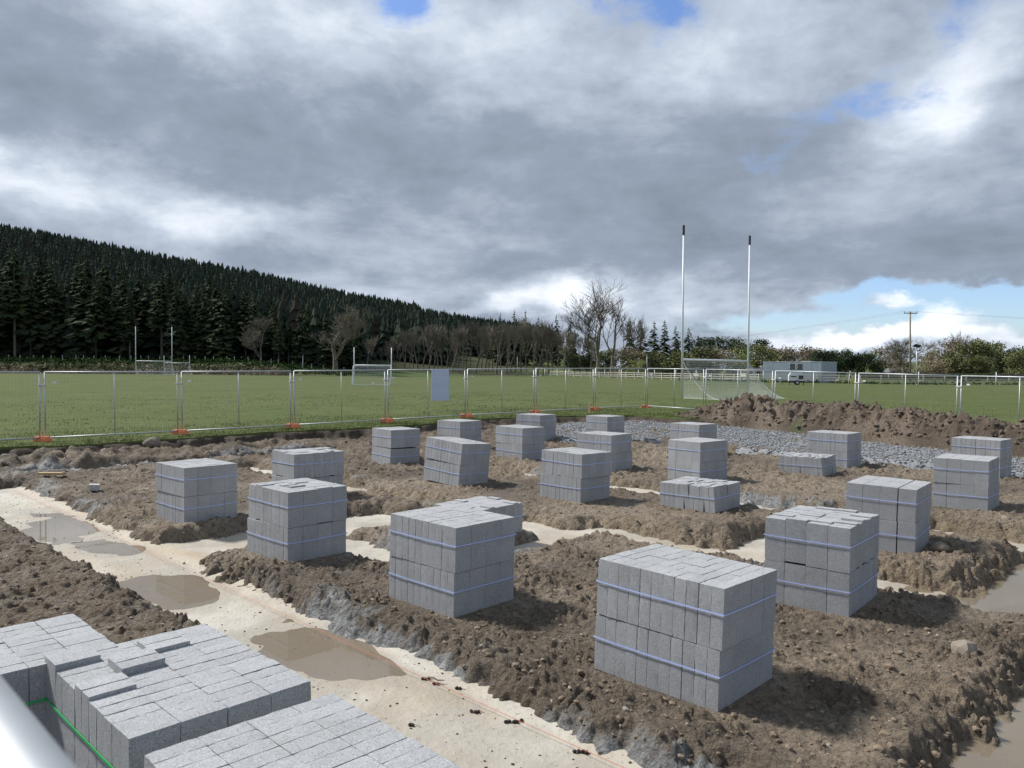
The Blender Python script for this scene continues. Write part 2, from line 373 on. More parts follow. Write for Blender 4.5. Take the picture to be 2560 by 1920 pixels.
TURF = [(-40, -4), (-24, 9.4), (-16.5, 16.2), (-12.86, 19.3), (-11.95, 19.97), (-10.63, 20.83), (-10.01, 22.0), (-8.68, 23.1), (-7.08, 24.6), (-5.56, 25.45), (-4.38, 26.0),
        (-3.02, 27.4), (-1.81, 29.0), (.17, 30.2), (1.85, 31.1), (4.73, 31.8), (6.65, 30.6), (8.65, 29.6), (10.8, 26.8), (13.2, 23.6), (16, 19.8), (20, 14), (28, 3), (40, -13)]
TX, TY = [t[0] for t in TURF], [t[1] for t in TURF]
def yturf(x): return np.interp(x, TX, TY) + .16 * vn(np.asarray(x) * 1.6, np.asarray(x) * 0 + 3.1, 9) + .08 * vn(np.asarray(x) * 6, np.asarray(x) * 0 + 8.1, 11)
HILL_U = [-1.2, -.80, -.666, -.51, -.354, -.20, -.057, .03, .10, .2]
HILL_E = [.235, .205, .184, .156, .128, .0995, .079, .070, .05, .02]
def zfield(x, y):
    x = np.asarray(x, float); y = np.asarray(y, float); u = x / np.maximum(y, 1.)
    z = .38 + .24 * ss(20, 37, y) + .30 * ss(60, 150, y) * ss(-5, -60, x)
    z = z + 2.5 * ss(151, 162, y) * ss(-.20, -.36, u) + 1.5 * ss(150, 185, y) * ss(-.02, -.25, u) * (1 - ss(-.20, -.36, u))
    z = z + .05 * vn(x * .13, y * .13, 3) * ss(40, 70, y)
    ridge = np.interp(u, HILL_U, HILL_E) * 430 - 11.5
    z = z + np.maximum(ridge, 0) * ss(168, 440, y) ** .9 * (1 - ss(.05, .2, u))
    z = z + 22 * ss(500, 1100, y) * ss(.2, .7, u)
    return z
def zfloor(x, y): return .26 * ss(22, 33, y)
STD = []
for s in STK:
    a, b = stack_dims(s); STD.append((s[1], s[2], R(s[3]), a, b))
def ground(x, y, detail=1.0):
    """height and colour of the excavated mud"""
    x = np.asarray(x, float); y = np.asarray(y, float)
    p, q = pq(x, y)
    pw = p + .13 * fbm(x * 1.3, y * 1.3, 3, 21) + .05 * vn(x * 5, y * 5, 25); qw = q + .13 * fbm(x * 1.3, y * 1.3, 3, 31) + .05 * vn(x * 5, y * 5, 27)
    d = np.full(x.shape, 9.)
    for p0, p1, q0, q1 in TR:
        ax = np.maximum(p0 - pw, pw - p1); ay = np.maximum(q0 - qw, qw - q1)
        r = np.hypot(np.maximum(ax, 0), np.maximum(ay, 0)) + np.minimum(np.maximum(ax, ay), 0)
        d = np.minimum(d, r)
    # small lump islands left inside the trenches
    for lp, lq, lr in ((8.5, 11.2, .55), (9.0, 10.9, .4)):
        d = np.maximum(d, lr - np.hypot((pw - lp), (qw - lq)))
    spill = ss(.10, .38, fbm(x * .75, y * .75, 3, 77)) * ss(.55, .18, d) * ss(-.2, 0, d) * ss(3.3, 3.9, p) * (1 - ss(14.5, 15.5, p))
    spill *= ss(-.35, .15, vn(x * 5, y * 5, 78) + .45 * vn(x * 17, y * 17, 79) + .25)
    spill = spill * np.where(p < 6, ss(5.0, 6.6, q), 1)
    rim = ss(.20, .06, d + .06 * vn(x * 9, y * 9, 76)) * ss(4.0, 4.1, p) * ss(4.7, 4.5, p) * ss(8.5, 7.5, q) * ss(-.3, .1, vn(q * 1.7, q * 0, 75) + .25)
    spill = np.maximum(spill, rim)
    rough = .35 + .65 * ss(-.25, .35, fbm(x * .7, y * .7, 3, 41))
    rough = rough * (1 - .55 * spill)
    z = .045 * fbm(x * .45, y * .45, 3, 51) + .03 * fbm(x * 1.7, y * 1.7, 2, 52) * rough
    w1 = worley(x * 6.5 + .6 * vn(x * 9, y * 9, 1), y * 6.5, 61)
    wx, wy = x + .05 * vn(x * 7, y * 7, 1), y + .05 * vn(x * 7, y * 7, 2)
    w2 = worley(wx * 12, wy * 12, 62); w3 = worley(wx * 25, wy * 25, 67)
    rdg = (1 - np.abs(fbm(wx * 4.2, wy * 4.2, 3, 70))) ** 3
    fine = .25 + .75 * ss(-.2, .3, fbm(x * 2.1, y * 2.1, 3, 43))
    z = z + rough * (.045 * ss(.62, .10, w1) * (.4 + .6 * vn(x * 3, y * 3, 44) ** 2 * 2) + .05 * (rdg - .4)) * detail + fine * (.046 * ss(.60, .12, w2) * (.7 + .6 * vn(x * 8, y * 8, 45)) + .026 * ss(.58, .12, w3))
    z = z + ss(16.5, 18.5, y) * (.10 * ss(.62, .1, worley(wx * 3.1, wy * 3.1, 46)) * (.5 + .5 * vn(x * 1.1, y * 1.1, 47)) + .05 * ss(.6, .15, worley(wx * 6.3, wy * 6.3, 49)))
    z = z + .020 * fbm(x * 19, y * 19, 3, 63) * (.3 + .7 * fine)
    z = z + .05 * np.exp(-((d - .25) / .2) ** 2) * (vn(x * 2, y * 2, 64) + .4)
    z = z + .02 * spill * (1 + .8 * vn(x * 9, y * 9, 65)) + spill * .014 * ss(.6, .15, w3)
    for mp, mq, mh, mr in ((11.3, 2.95, .10, 1.0), (10.9, 6.2, .07, 1.0), (8.2, 11.3, .02, .7), (13.6, 3.2, .08, 1.0)):
        z = z + mh * np.exp(-((p - mp) ** 2 + (q - mq) ** 2) / mr ** 2)
    z = z + zfloor(x, y)
    # the camera side bank
    z = z + .34 * ss(.75, .35, p)
    for hx_, hy_, hd_, hr_ in ((2.42, 5.72, .10, .16), (2.25, 5.85, .06, .14)): z = z - hd_ * np.exp(-((x - hx_) ** 2 + (y - hy_) ** 2) / hr_ ** 2)
    m = ss(-.16, .31, d + .06 * vn(x * 5, y * 5, 66) + .03 * vn(x * 13, y * 13, 60))
    z = -.28 + (z + .28) * m
    z = z + 4 * m * (1 - m) * (1 - .75 * spill) * (.05 * ss(.62, .12, w1) + .04 * ss(.6, .15, w2) + .025 * fbm(x * 9, y * 9, 3, 59) - .03)
    # flat bearing under the stacks
    for fx, fy, yw, a, b in STD:
        near = np.abs(x - fx) + np.abs(y - fy) < 3.2
        if not near.any(): continue
        dx, dy = x[near] - fx, y[near] - fy
        v = dx * math.cos(yw) + dy * math.sin(yw); w = -dx * math.sin(yw) + dy * math.cos(yw)
        o = np.hypot(np.maximum(np.maximum(-v, v - b), 0), np.maximum(np.maximum(-w, w - a), 0))
        k = ss(.16, .02, o); zz = z[near]; z[near] = zz * (1 - k) + .012 * k
    # banks of loose soil by the turf cut
    dt = (yturf(x) - y) * .74
    bank = np.exp(-((x + 11.0) / 1.6) ** 2) * .30 + np.exp(-((x + 8.0) / 1.2) ** 2) * .13 + .10 * np.exp(-((x + 3) / 1.0) ** 2)
    bk = bank * np.exp(-((dt - .9) / .6) ** 2) * (.5 + .5 * vn(x * 3, y * 3, 68) + .6 * ss(.6, .1, worley(x * 2.4, y * 2.4, 48))); z = z + bk
    zt = zfield(x, y) - .05
    kk = ss(.32, .05, dt + .10 * vn(x * 4, y * 4, 69)); z = z * (1 - kk) + zt * kk
    z = z - .25 * ss(-.15, -.6, dt)
    # colour
    c1 = np.array((.135, .110, .085)); c2 = np.array((.238, .192, .144)); c3 = np.array((.32, .266, .204)); cs = np.array((.26, .278, .295)); ct = np.array((.030, .021, .015))
    t = ss(-.35, .4, fbm(x * .8, y * .8, 4, 81))[..., None]
    col = c1 * (1 - t) + c2 * t
    t = (ss(.0, .5, fbm(x * .5 + 9, y * .5, 4, 82)) * .55)[..., None]; col = col * (1 - t) + c3 * t
    t = (ss(.30, -.15, d) * .6 * ss(6.5, 9.5, p))[..., None]; col = col * (1 - t) + np.array((.31, .235, .15)) * t      # paler clay subsoil in the cut sides
    t = (ss(3.3, 2.7, p) * .55)[..., None]; col = col * (1 - t) + np.array((.115, .088, .064)) * t
    t = (ss(13.0, 16.5, q) * .45)[..., None]; col = col * (1 - t) + np.array((.115, .085, .062)) * t
    t = (spill * .95)[..., None]; col = col * (1 - t) + cs * (1 + .22 * vn(x * 7, y * 7, 83)[..., None] + .12 * rim[..., None]) * t
    t = (ss(.42, .1, dt) * .95)[..., None]; col = col * (1 - t) + ct * t
    col = col * (1 + .16 * vn(x * 13, y * 13, 84)[..., None])
    return z, np.clip(col, .004, 1)
def gz(x, y): return float(ground(np.array([x]), np.array([y]))[0][0])

# ================================================================== setting
def heightfield(name, x0, x1, y0, y1, step, parent=None, kind='structure', skirt=.15):
    xs = np.arange(x0, x1 + step * .5, step); ys = np.arange(y0, y1 + step * .5, step)
    xs = np.concatenate(([xs[0]], xs, [xs[-1]])); ys = np.concatenate(([ys[0]], ys, [ys[-1]]))
    X, Y = np.meshgrid(xs, ys); Z, C = ground(X.ravel(), Y.ravel()); Z = Z.reshape(X.shape)
    Z[0] -= skirt; Z[-1] -= skirt; Z[:, 0] -= skirt; Z[:, -1] -= skirt
    me = np_mesh(name, np.stack([X.ravel(), Y.ravel(), Z.ravel()], 1), grid_faces(*X.shape), M['mud'], True, C)
    return tag(link(name, me, parent), kind=kind)
mud0 = heightfield('mud_ground', -7.2, 8.4, .4, 10.0, .0185)
heightfield('mud_ground', -13.5, 14.5, 10.0, 18.0, .042)
heightfield('mud_ground', -22, 24, 18.0, 36.0, .064)
heightfield('mud_ground', -22, -7.2, -6, 10.0, .12); heightfield('mud_ground', 8.4, 26, -6, 10.0, .12)
heightfield('mud_ground', -22, -13.5, 10, 18.0, .12); heightfield('mud_ground', 14.5, 26, 10, 18.0, .12)
heightfield('mud_ground', -7.2, 8.4, -6, .4, .12)

# concrete footing lying in the trenches
PUD = [(3.6, 14.1, .55, 1.05), (3.5, 9.25, .60, .85), (3.85, 6.15, .55, .95), (10.9, 2.0, 1.8, .8), (6.2, .70, 3.2, 1.1), (8.95, 13.0, .4, .7), (3.75, 11.9, .3, .5)]
def footing_z(p, q):
    z = -.150 + .012 * fbm(p * .9, q * .9, 3, 101) + .005 * fbm(p * 4, q * 4, 3, 102)
    pw_ = p + .22 * fbm(p * 1.4, q * 1.4, 3, 104); qw_ = q + .40 * fbm(p * 1.2, q * 1.2, 3, 105)
    for a, b, sa, sb in PUD: z = z - .034 * np.exp(-(((pw_ - a) / sa) ** 2 + ((qw_ - b) / sb) ** 2))
    z = z + .010 * fbm(p * 1.9, q * 1.9, 4, 106)
    z = z + .03 * ss(4.0, 4.25, p + .05 * vn(q * 3, q * 0, 6)) * ss(4.6, 4.3, p)
    return z
ps = np.arange(1.6, 22.6, .068); qs = np.arange(-3.5, 20.9, .068); PP, QQ = np.meshgrid(ps, qs)
fx_, fy_ = xy(PP.ravel(), QQ.ravel())
fz_ = footing_z(PP.ravel(), QQ.ravel()); wet = ss(-.146, -.160, fz_ + .004 * fbm(PP.ravel() * 3, QQ.ravel() * 3, 3, 109))[:, None]
silt = (ss(.0, .45, fbm(PP.ravel() * 1.6 + 4, QQ.ravel() * .8, 4, 110)) * .55 + .5 * ss(3.75, 4.05, PP.ravel() + .12 * vn(QQ.ravel() * 2, PP.ravel() * 2, 9)) * ss(4.6, 4.3, PP.ravel()) * ss(6, 8, QQ.ravel()))[:, None]
fc_ = np.array((.455, .432, .382)) * (1 - silt) + np.array((.39, .325, .245)) * silt
fc_ = fc_ * (1 - .62 * wet) + np.array((.27, .24, .20)) * .62 * wet
foot = link('concrete_footing', np_mesh('concrete_footing', np.stack([fx_, fy_, fz_], 1), grid_faces(*PP.shape), M['footing'], True, fc_)); tag(foot, kind='structure')
for i, (a, b, sa, sb) in enumerate(PUD):
    n = 28; poly = []
    for k in range(n):
        t = 2 * math.pi * k / n; cs, sn = math.cos(t), math.sin(t)
        rr = 1 / (abs(cs) ** 4 + abs(sn) ** 4) ** .25
        poly.append(xy(a + sa * 1.5 * cs * rr, b + sb * 1.5 * sn * rr))
    o = MB().add([(x, y, -.1635 + (.003 if i == 3 else .001 if i == 4 else 0)) for x, y in poly], [tuple(range(n))]).obj('puddle', M['water']); tag(o, kind='structure')

# turf between the dig and the far field, with a ragged cut edge
xs = np.arange(-46, 46.01, .16)
sv = np.concatenate(([0, 0], np.cumsum(.10 * 1.035 ** np.arange(94)))); sv = sv[sv < 76]
X = np.repeat(xs[None], len(sv), 0); Y = yturf(xs)[None] + sv[:, None]
Z = zfield(X, Y) + .02 * vn(X * 2.3, Y * 2.3, 5) + .008 * fbm(X * 9, Y * 9, 2, 6); Z[0] -= .12
def field_col(x, y):
    u = x / np.maximum(y, 1)
    c = np.array((.084, .110, .033)) + np.zeros(x.shape + (3,))
    t = (ss(30, 120, y) * .55)[..., None]; c = c * (1 - t) + np.array((.094, .111, .042)) * t
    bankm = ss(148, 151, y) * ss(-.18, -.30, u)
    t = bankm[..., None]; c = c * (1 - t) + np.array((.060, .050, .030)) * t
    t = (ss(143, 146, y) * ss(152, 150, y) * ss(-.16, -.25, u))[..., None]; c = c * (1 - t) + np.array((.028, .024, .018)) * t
    t = (bankm * ss(156, 160, y))[..., None]; c = c * (1 - t) + np.array((.035, .060, .022)) * t
    t = (ss(150, 160, y) * ss(-.02, -.1, u) * ss(-.34, -.28, u))[..., None]; c = c * (1 - t) + np.array((.045, .090, .022)) * t
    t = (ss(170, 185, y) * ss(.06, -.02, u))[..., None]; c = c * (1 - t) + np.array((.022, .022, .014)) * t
    return c
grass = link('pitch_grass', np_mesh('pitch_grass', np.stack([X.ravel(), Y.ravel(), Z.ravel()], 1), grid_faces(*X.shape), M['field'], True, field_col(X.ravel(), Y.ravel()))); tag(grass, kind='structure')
xs = np.concatenate((np.arange(-1400, -160, 24), np.arange(-160, 200, 5), np.arange(200, 1400, 24)))
ys = np.concatenate((np.arange(-400, 50, 30), np.arange(50, 140, 4), np.arange(140, 190, 1.5), np.arange(190, 460, 8), np.arange(460, 2600, 60)))
X, Y = np.meshgrid(xs, ys); Z = zfield(X, Y)
near = (np.abs(X) < 46) & (Y < 62); Z = np.where(near, -.75, Z - .02)
Z = np.where((Y < 50) & ~near, .2, Z)
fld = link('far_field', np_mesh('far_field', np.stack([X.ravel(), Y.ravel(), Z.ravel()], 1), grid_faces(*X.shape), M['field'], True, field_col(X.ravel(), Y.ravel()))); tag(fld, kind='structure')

# gravel pad
PADP = [(21.7, -6), (21.6, 8), (21.5, 11), (22.6, 14), (18.6, 16.3), (20.5, 18.6), (23.6, 20.3), (26.2, 19.2), (26.6, 17.2), (28.1, 15.7), (27.6, 12.6), (26.4, 9.7), (26.2, 7), (26, -6)]
def poly_sd(px, py, poly):
    d = np.full(px.shape, 1e9); ins = np.zeros(px.shape, bool); n = len(poly)
    for i in range(n):
        (ax, ay), (bx, by) = poly[i], poly[(i + 1) % n]; ex, ey = bx - ax, by - ay; wx, wy = px - ax, py - ay
        t = np.clip((wx * ex + wy * ey) / (ex * ex + ey * ey), 0, 1); d = np.minimum(d, np.hypot(wx - ex * t, wy - ey * t))
        c = ((ay > py) != (by > py)) & (px < (bx - ax) * (py - ay) / (by - ay + 1e-12) + ax); ins ^= c
    return np.where(ins, -d, d)
def pad_z(p, q):
    x, y = xy(p, q); d = poly_sd(p + .15 * vn(p * 2, q * 2, 4), q + .15 * vn(p * 2, q * 2, 5), PADP)
    return .10 + zfloor(x, y) + .05 * fbm(p * .8, q * .8, 3, 7) + .03 * fbm(p * 6, q * 6, 3, 8) - .5 * ss(-.05, .45, d), d
ps = np.arange(17.5, 29.5, .1); qs = np.arange(-6, 21.5, .1); PP, QQ = np.meshgrid(ps, qs)
pz, pd = pad_z(PP.ravel(), QQ.ravel()); gx, gy = xy(PP.ravel(), QQ.ravel())
pad = link('gravel_pad', np_mesh('gravel_pad', np.stack([gx, gy, pz], 1), grid_faces(*PP.shape), M['gravel'])); tag(pad, kind='structure')

def lumps(name, pts, sizes, mat, seed, flat=.75, parent=None, label=None, cat=None, sub=0):
    """many small irregular stones or clods joined in one mesh"""
    bm = bmesh.new(); bmesh.ops.create_icosphere(bm, subdivisions=1, radius=1)
    bv = np.array([v.co[:] for v in bm.verts]); bm.verts.index_update(); bf = np.array([[v.index for v in f.verts] for f in bm.faces]); bm.free()
    r = np.random.RandomState(seed); n = len(pts); k = len(bv)
    V = bv[None] * (1 + .38 * (r.rand(n, k, 1) - .5)) * np.asarray(sizes)[:, None, None] * (.7 + .6 * r.rand(n, 1, 3)); V[:, :, 2] *= flat
    a = r.rand(n) * 6.28; c, s_ = np.cos(a)[:, None], np.sin(a)[:, None]
    V = np.stack([V[:, :, 0] * c - V[:, :, 1] * s_, V[:, :, 0] * s_ + V[:, :, 1] * c, V[:, :, 2]], -1) + np.asarray(pts)[:, None]
    Fc = (bf[None] + (np.arange(n) * k)[:, None, None]).reshape(-1, 3)
    o = link(name, np_mesh(name, V.reshape(-1, 3), Fc, mat, False), parent); return tag(o, label, cat, None, 'stuff')
r_ = np.random.RandomState(5)
P_ = r_.uniform(18, 28.6, 52000); Q_ = r_.uniform(-1, 20.6, 52000); z_, d_ = pad_z(P_, Q_); k_ = d_ < .12; P_, Q_, z_ = P_[k_][:15000], Q_[k_][:15000], z_[k_][:15000]
gx, gy = xy(P_, Q_); lumps('crushed_stone', np.stack([gx, gy, z_ + .01], 1), r_.uniform(.018, .048, len(gx)), M['gravel'], 3, label='loose grey crushed stone spread over the gravel pad', cat='gravel')
# clods and pebbles lying on the mud
M['clod'] = material('clod', (.23, .18, .13), .9, vary=(.14, .105, .075), vscale=6, bump=.6, bscale=60)
M['pebble'] = material('pebble', (.34, .31, .27), .8, vary=(.2, .18, .15), vscale=9)
n = 12000; yy = 2.2 + 22 * r_.rand(n) ** 1.7; xx = (r_.rand(n) * 2 - 1) * (yy * .72 + .3); zz, _ = ground(xx, yy); k_ = (zz > -.1) & (yy < yturf(xx) - .5)
for fx, fy, yw, a, b in STD:
    dx, dy = xx - fx, yy - fy; v = dx * math.cos(yw) + dy * math.sin(yw); w = -dx * math.sin(yw) + dy * math.cos(yw)
    k_ &= ~((v > -.03) & (v < b + .03) & (w > -.03) & (w < a + .03))
xx, yy, zz = xx[k_], yy[k_], zz[k_]; sz_ = .008 + .026 * r_.rand(len(xx)) ** 3
lumps('clods', np.stack([xx, yy, zz + sz_ * .2], 1), sz_, M['clod'], 11, .8, label='loose brown soil clods scattered over the muddy islands', cat='clods')
n = 600; k_ = r_.choice(len(xx), n, replace=False); sz_ = .008 + .018 * r_.rand(n) ** 2
lumps('pebbles', np.stack([xx[k_] + .05, yy[k_] + .05, ground(xx[k_] + .05, yy[k_] + .05)[0] + sz_ * .2], 1), sz_, M['pebble'], 12, .7, label='small pale pebbles scattered over the mud', cat='pebbles')
# mud crumbs washed onto the concrete
n = 1500; P_ = r_.uniform(3.0, 4.2, n); Q_ = r_.uniform(1.5, 18, n); z_ = footing_z(P_, Q_); gx, gy = xy(P_, Q_); sz_ = .003 + .010 * r_.rand(n) ** 4
lumps('mud_crumbs', np.stack([gx, gy, z_ + sz_ * .2], 1), sz_, M['topsoil'], 13, .5, label='dark mud crumbs dropped on the pale trench concrete', cat='crumbs')

# ================================================================== soil heap
RID = [(7.7, 32.3), (9.3, 30.1), (11.4, 27.2), (13.6, 24.1), (15.8, 21.0), (18.2, 17.5)]
seg = [math.dist(RID[i], RID[i + 1]) for i in range(len(RID) - 1)]; cum = np.concatenate(([0], np.cumsum(seg)))
def ridge(t): return np.interp(t, cum, [r[0] for r in RID]), np.interp(t, cum, [r[1] for r in RID])
HT, HV = [0, 1.2, 2.6, 4.0, 6.5, 9.0, 10.4, 12.0, 14.5, cum[-1]], [.0, .55, .92, .80, .84, .80, .62, .58, .62, .3]
def heap_z(t, v):
    cx, cy = ridge(t); nx, ny = .80, .60
    x, y = cx + nx * v, cy + ny * v
    w = 1.20 + .2 * vn(t * .8, t * 0, 3)
    h = .90 * np.interp(t, HT, HV) * (1 + .16 * vn(t * 1.3, t * 0 + 2, 5))
    pr = np.clip(1 - (np.abs(v) / w) ** 1.6, 0, 1)
    z = zfield(x, y) - .03 + h * pr
    k = np.clip(pr * 2, 0, 1)
    a1, a2 = t + .25 * vn(t * 3, v * 3, 2), v + .25 * vn(t * 3, v * 3, 4)
    z = z + k * (.15 * ss(.65, .15, worley(a1 * 1.7, a2 * 1.7, 71)) + .13 * ss(.6, .2, worley(a1 * 3.6, a2 * 3.6, 72)) + .07 * ss(.6, .2, worley(a1 * 8, a2 * 8, 74)) + .14 * (1 - np.abs(fbm(a1 * 2.2, a2 * 2.2, 3, 75))) ** 2 + .05 * fbm(t * 11, v * 11, 3, 73) - .16) - .25 * (pr <= 0)
    return x, y, z, pr
ts = np.arange(0, cum[-1], .045); vs_ = np.arange(-1.75, 1.76, .045); T_, V_ = np.meshgrid(ts, vs_)
hx, hy, hz, hp = heap_z(T_.ravel(), V_.ravel())
t = ss(-.3, .4, fbm(T_.ravel() * .9, V_.ravel() * .9, 4, 91))[:, None]
hc = np.array((.090, .069, .053)) * (1 - t) + np.array((.185, .145, .113)) * t
t = (ss(.42, .6, fbm(T_.ravel() * .9 + 5, V_.ravel() * .9, 3, 93)) * .8)[:, None]; hc = hc * (1 - t) + np.array((.05, .085, .02)) * t
heap = link('soil_heap', np_mesh('soil_heap', np.stack([hx, hy, hz], 1), grid_faces(*T_.shape), M['mud'], True, hc))
tag(heap, 'long heap of dug brown soil with turf scraps beside the gravel pad', 'soil heap')
tt = r_.uniform(.5, cum[-1] - .5, 1500); vv = r_.uniform(-1.35, 1.1, 1500); x_, y_, z_, p_ = heap_z(tt, vv); s_ = .025 + .07 * r_.rand(1500) ** 3
lumps('soil_clods', np.stack([x_, y_, z_ + s_ * .1], 1), s_, material('heap_clod', (.17, .132, .102), .95, vary=(.10, .076, .058), vscale=5, bump=.8, bscale=30), 14, .8, parent=heap)

# ================================================================== concrete block stacks
def block_mesh(name, seed, sub):
    r = np.random.RandomState(seed); dims = np.array((.2148, .1000, .448)); nx, ny, nz = sub
    bm = bmesh.new(); bmesh.ops.create_cube(bm, size=1)
    if nx > 1:
        for ax, k in ((0, nx), (1, ny), (2, nz)):
            es = [e for e in bm.edges if abs(abs((e.verts[0].co - e.verts[1].co)[ax]) - 1) < 1e-4]
            if k > 1: bmesh.ops.subdivide_edges(bm, edges=es, cuts=k - 1, use_grid_fill=True)
        for v in bm.verts:
            c = np.array(v.co[:]); on = np.abs(np.abs(c) - .5) < 1e-4
            c = c * dims
            if on.sum() >= 2:
                c = c - np.sign(c) * on * (.0004 + .0026 * r.rand() ** 2) * (1.4 if on.sum() == 3 else 1)
            else: c = c - np.sign(c) * on * .0010 * r.rand()
            v.co = c
    else:
        for v in bm.verts: v.co = Vector([a * b for a, b in zip(v.co, dims)]) - Vector([math.copysign(.0015 * r.rand(), a) for a in v.co])
        bmesh.ops.bevel(bm, geom=list(bm.edges), offset=.0016, segments=1, affect='EDGES')
    me = bpy.data.meshes.new(name); bm.to_mesh(me); bm.free(); me.materials.append(M['block']); return me
ROUGH = [block_mesh('concrete_block', i, (5, 3, 9)) for i in range(4)]
PLAIN = [block_mesh('concrete_block', 10 + i, (1, 1, 1)) for i in range(4)]
def strap_mesh(a, b, col):
    m = MB(); o = .0075; w = .0055; z0 = .265
    P = [(-o, -o), (b + o, -o), (b + o, a + o), (-o, a + o)]
    sag = [rng.uniform(-.006, .006) for _ in P]
    ring = []
    for i in range(4):
        (x0, y0), (x1, y1) = P[i], P[(i + 1) % 4]
        for k in range(6):
            f = k / 6; bow = -.004 * math.sin(math.pi * f)
            ring.append((x0 + (x1 - x0) * f, y0 + (y1 - y0) * f, z0 + sag[i] * (1 - f) + sag[(i + 1) % 4] * f + bow))
    n = len(ring); vs, fs = [], []
    cx, cy = b / 2, a / 2
    for x, y, z in ring:
        ix, iy = x + (cx - x) * .006, y + (cy - y) * .006
        vs += [(x, y, z - w), (x, y, z + w), (ix, iy, z + w), (ix, iy, z - w)]
    for i in range(n):
        j = (i + 1) % n
        for k in range(4): fs.append((i * 4 + k, j * 4 + k, j * 4 + (k + 1) % 4, i * 4 + (k + 1) % 4))
    return m.add(vs, fs).mesh('strap', M['strap_blue' if col == 'b' else 'strap_green'])
RAISE = {(11, 0): .03, (10, 0): .03, (8, 1): .04, (7, 1): .04, (10, 2): .022, (9, 2): .022, (6, 0): .025, (5, 0): .025}
for s in STK:
    key, fx, fy, yaw, tiers, face, nl, nr, strap, lean, phrase = s
    a, b = stack_dims(s); near_ = key in ('A', 'S12', 'S23', 'S24', 'S25', 'S20', 'S2')
    meshes = ROUGH if near_ else PLAIN
    base = zfloor(fx, fy)
    off = Vector((0, 0, 0))
    for tier in range(tiers):
        top = tier == tiers - 1
        rot = (Matrix.Rotation(lean[0] * (1 if tier == 0 else 1.25), 4, 'Y') @ Matrix.Rotation(lean[1], 4, 'X') @ Matrix.Rotation(R(yaw + (rng.uniform(-1.0, 1.0) if tier else 0)), 4, 'Z'))
        pos = Vector((fx, fy, float(base) - .004 + tier * (TIER + .0005)))
        if tier: pos += Vector((lean[0] * TIER * 1.0 + rng.uniform(-.012, .012), rng.uniform(-.012, .012), 0))
        if tiers == 1: lab = phrase
        else: lab = ('upper' if top else 'lower') + ' block pack, ' + phrase
        e = empty('block_pack', (0, 0, 0), 0, lab, 'block pack', 'strapped packs of concrete blocks')
        if key == 'S4' and tier: rot = Matrix.Rotation(-.035, 4, 'Y') @ rot; pos = pos + Vector((0, 0, .018))
        e.matrix_world = Matrix.Translation(pos) @ rot
        gaps_l = sorted(rng.sample(range(1, nl), min(2, nl - 1))); gl = [rng.uniform(.003, .012) if nl > 5 else rng.uniform(.001, .004) for _ in gaps_l]
        wedge = key in ('S16', 'S17')
        bl = empty  # noqa
        for i in range(nl):
            for j in range(nr):
                if not top and 0 < i < nl - 1 and 0 < j < nr - 1: continue
                px_ = (.2155 if face == 'L' else .1006); py_ = (.1006 if face == 'L' else .2155)
                sh = sum(g for k, g in zip(gaps_l, gl) if i >= k) - sum(gl) / 2
                if key == 'S19' and i >= 1: sh += .022
                x = (j + .5) * px_ + rng.uniform(-.0012, .0012)
                y = (i + .5) * py_ + sh * .6 + rng.uniform(-.0006, .0006)
                z = .224 + (abs(rng.gauss(0, .0022)) if top else rng.uniform(0, .001))
                if key == 'S23' and top: z += RAISE.get((i, j), 0)
                if key in ('S20', 'S13', 'S2', 'S3') and top and rng.random() < .25: z += rng.uniform(.006, .02)
                if wedge: z += rng.uniform(-.004, .018)
                o = bpy.data.objects.new('concrete_block', rng.choice(meshes)); COL.objects.link(o); o.parent = e
                o.location = (x, y, z)
                o.rotation_euler = ((R(rng.uniform(2, 6)) if wedge and i < nl * .6 else rng.uniform(-.0015, .0015)), rng.uniform(-.0015, .0015),
                                    rng.uniform(-.003, .003) + (0 if face == 'L' else math.pi / 2) + rng.choice((0, math.pi)))
        st = link('strap', strap_mesh(a + .010, b + .004, strap), e); st.location = (-.002, -.005, 0)

# ================================================================== temporary mesh fence
def panel_parts(L=3.44, H=1.86):
    out = {}
    m = MB(); m.tube([(-L / 2, 0, 0), (-L / 2, 0, H)], .021, 8); out['post_a'] = m.mesh('post', M['galv'], True)
    m = MB(); m.tube([(L / 2, 0, 0), (L / 2, 0, H)], .021, 8); out['post_b'] = m.mesh('post', M['galv'], True)
    m = MB(); m.tube([(0, 0, .08), (0, 0, H)], .016, 8); out['mid'] = m.mesh('middle_post', M['galv'], True)
    m = MB(); m.tube([(-L / 2, 0, H), (L / 2, 0, H)], .021, 8); out['top'] = m.mesh('top_rail', M['galv'], True)
    m = MB(); m.tube([(-L / 2, 0, .08), (L / 2, 0, .08)], .021, 8); out['bot'] = m.mesh('bottom_rail', M['galv'], True)
    m = MB(); n = 44
    for i in range(1, n): x = -L / 2 + L * i / n; m.tube([(x, .012, .08), (x, .012, H)], .0021, 3, False)
    for z in (.3, .62, .95, 1.28, 1.6): m.tube([(-L / 2, .016, z), (L / 2, .016, z)], .0024, 3, False)
    out['mesh'] = m.mesh('wire_mesh', M['wire'])
    m = MB(); m.box((-L / 2 + .22, -.02, H - .28), (.10, .006, .05)); out['tag'] = m.mesh('tag_plate', M['white_paint'])
    m = MB(); m.box((L / 2 + .05, 0, H - .36), (.19, .06, .05), bev=.008); out['clamp'] = m.mesh('clamp', M['galv'])
    return out
PPT = panel_parts()
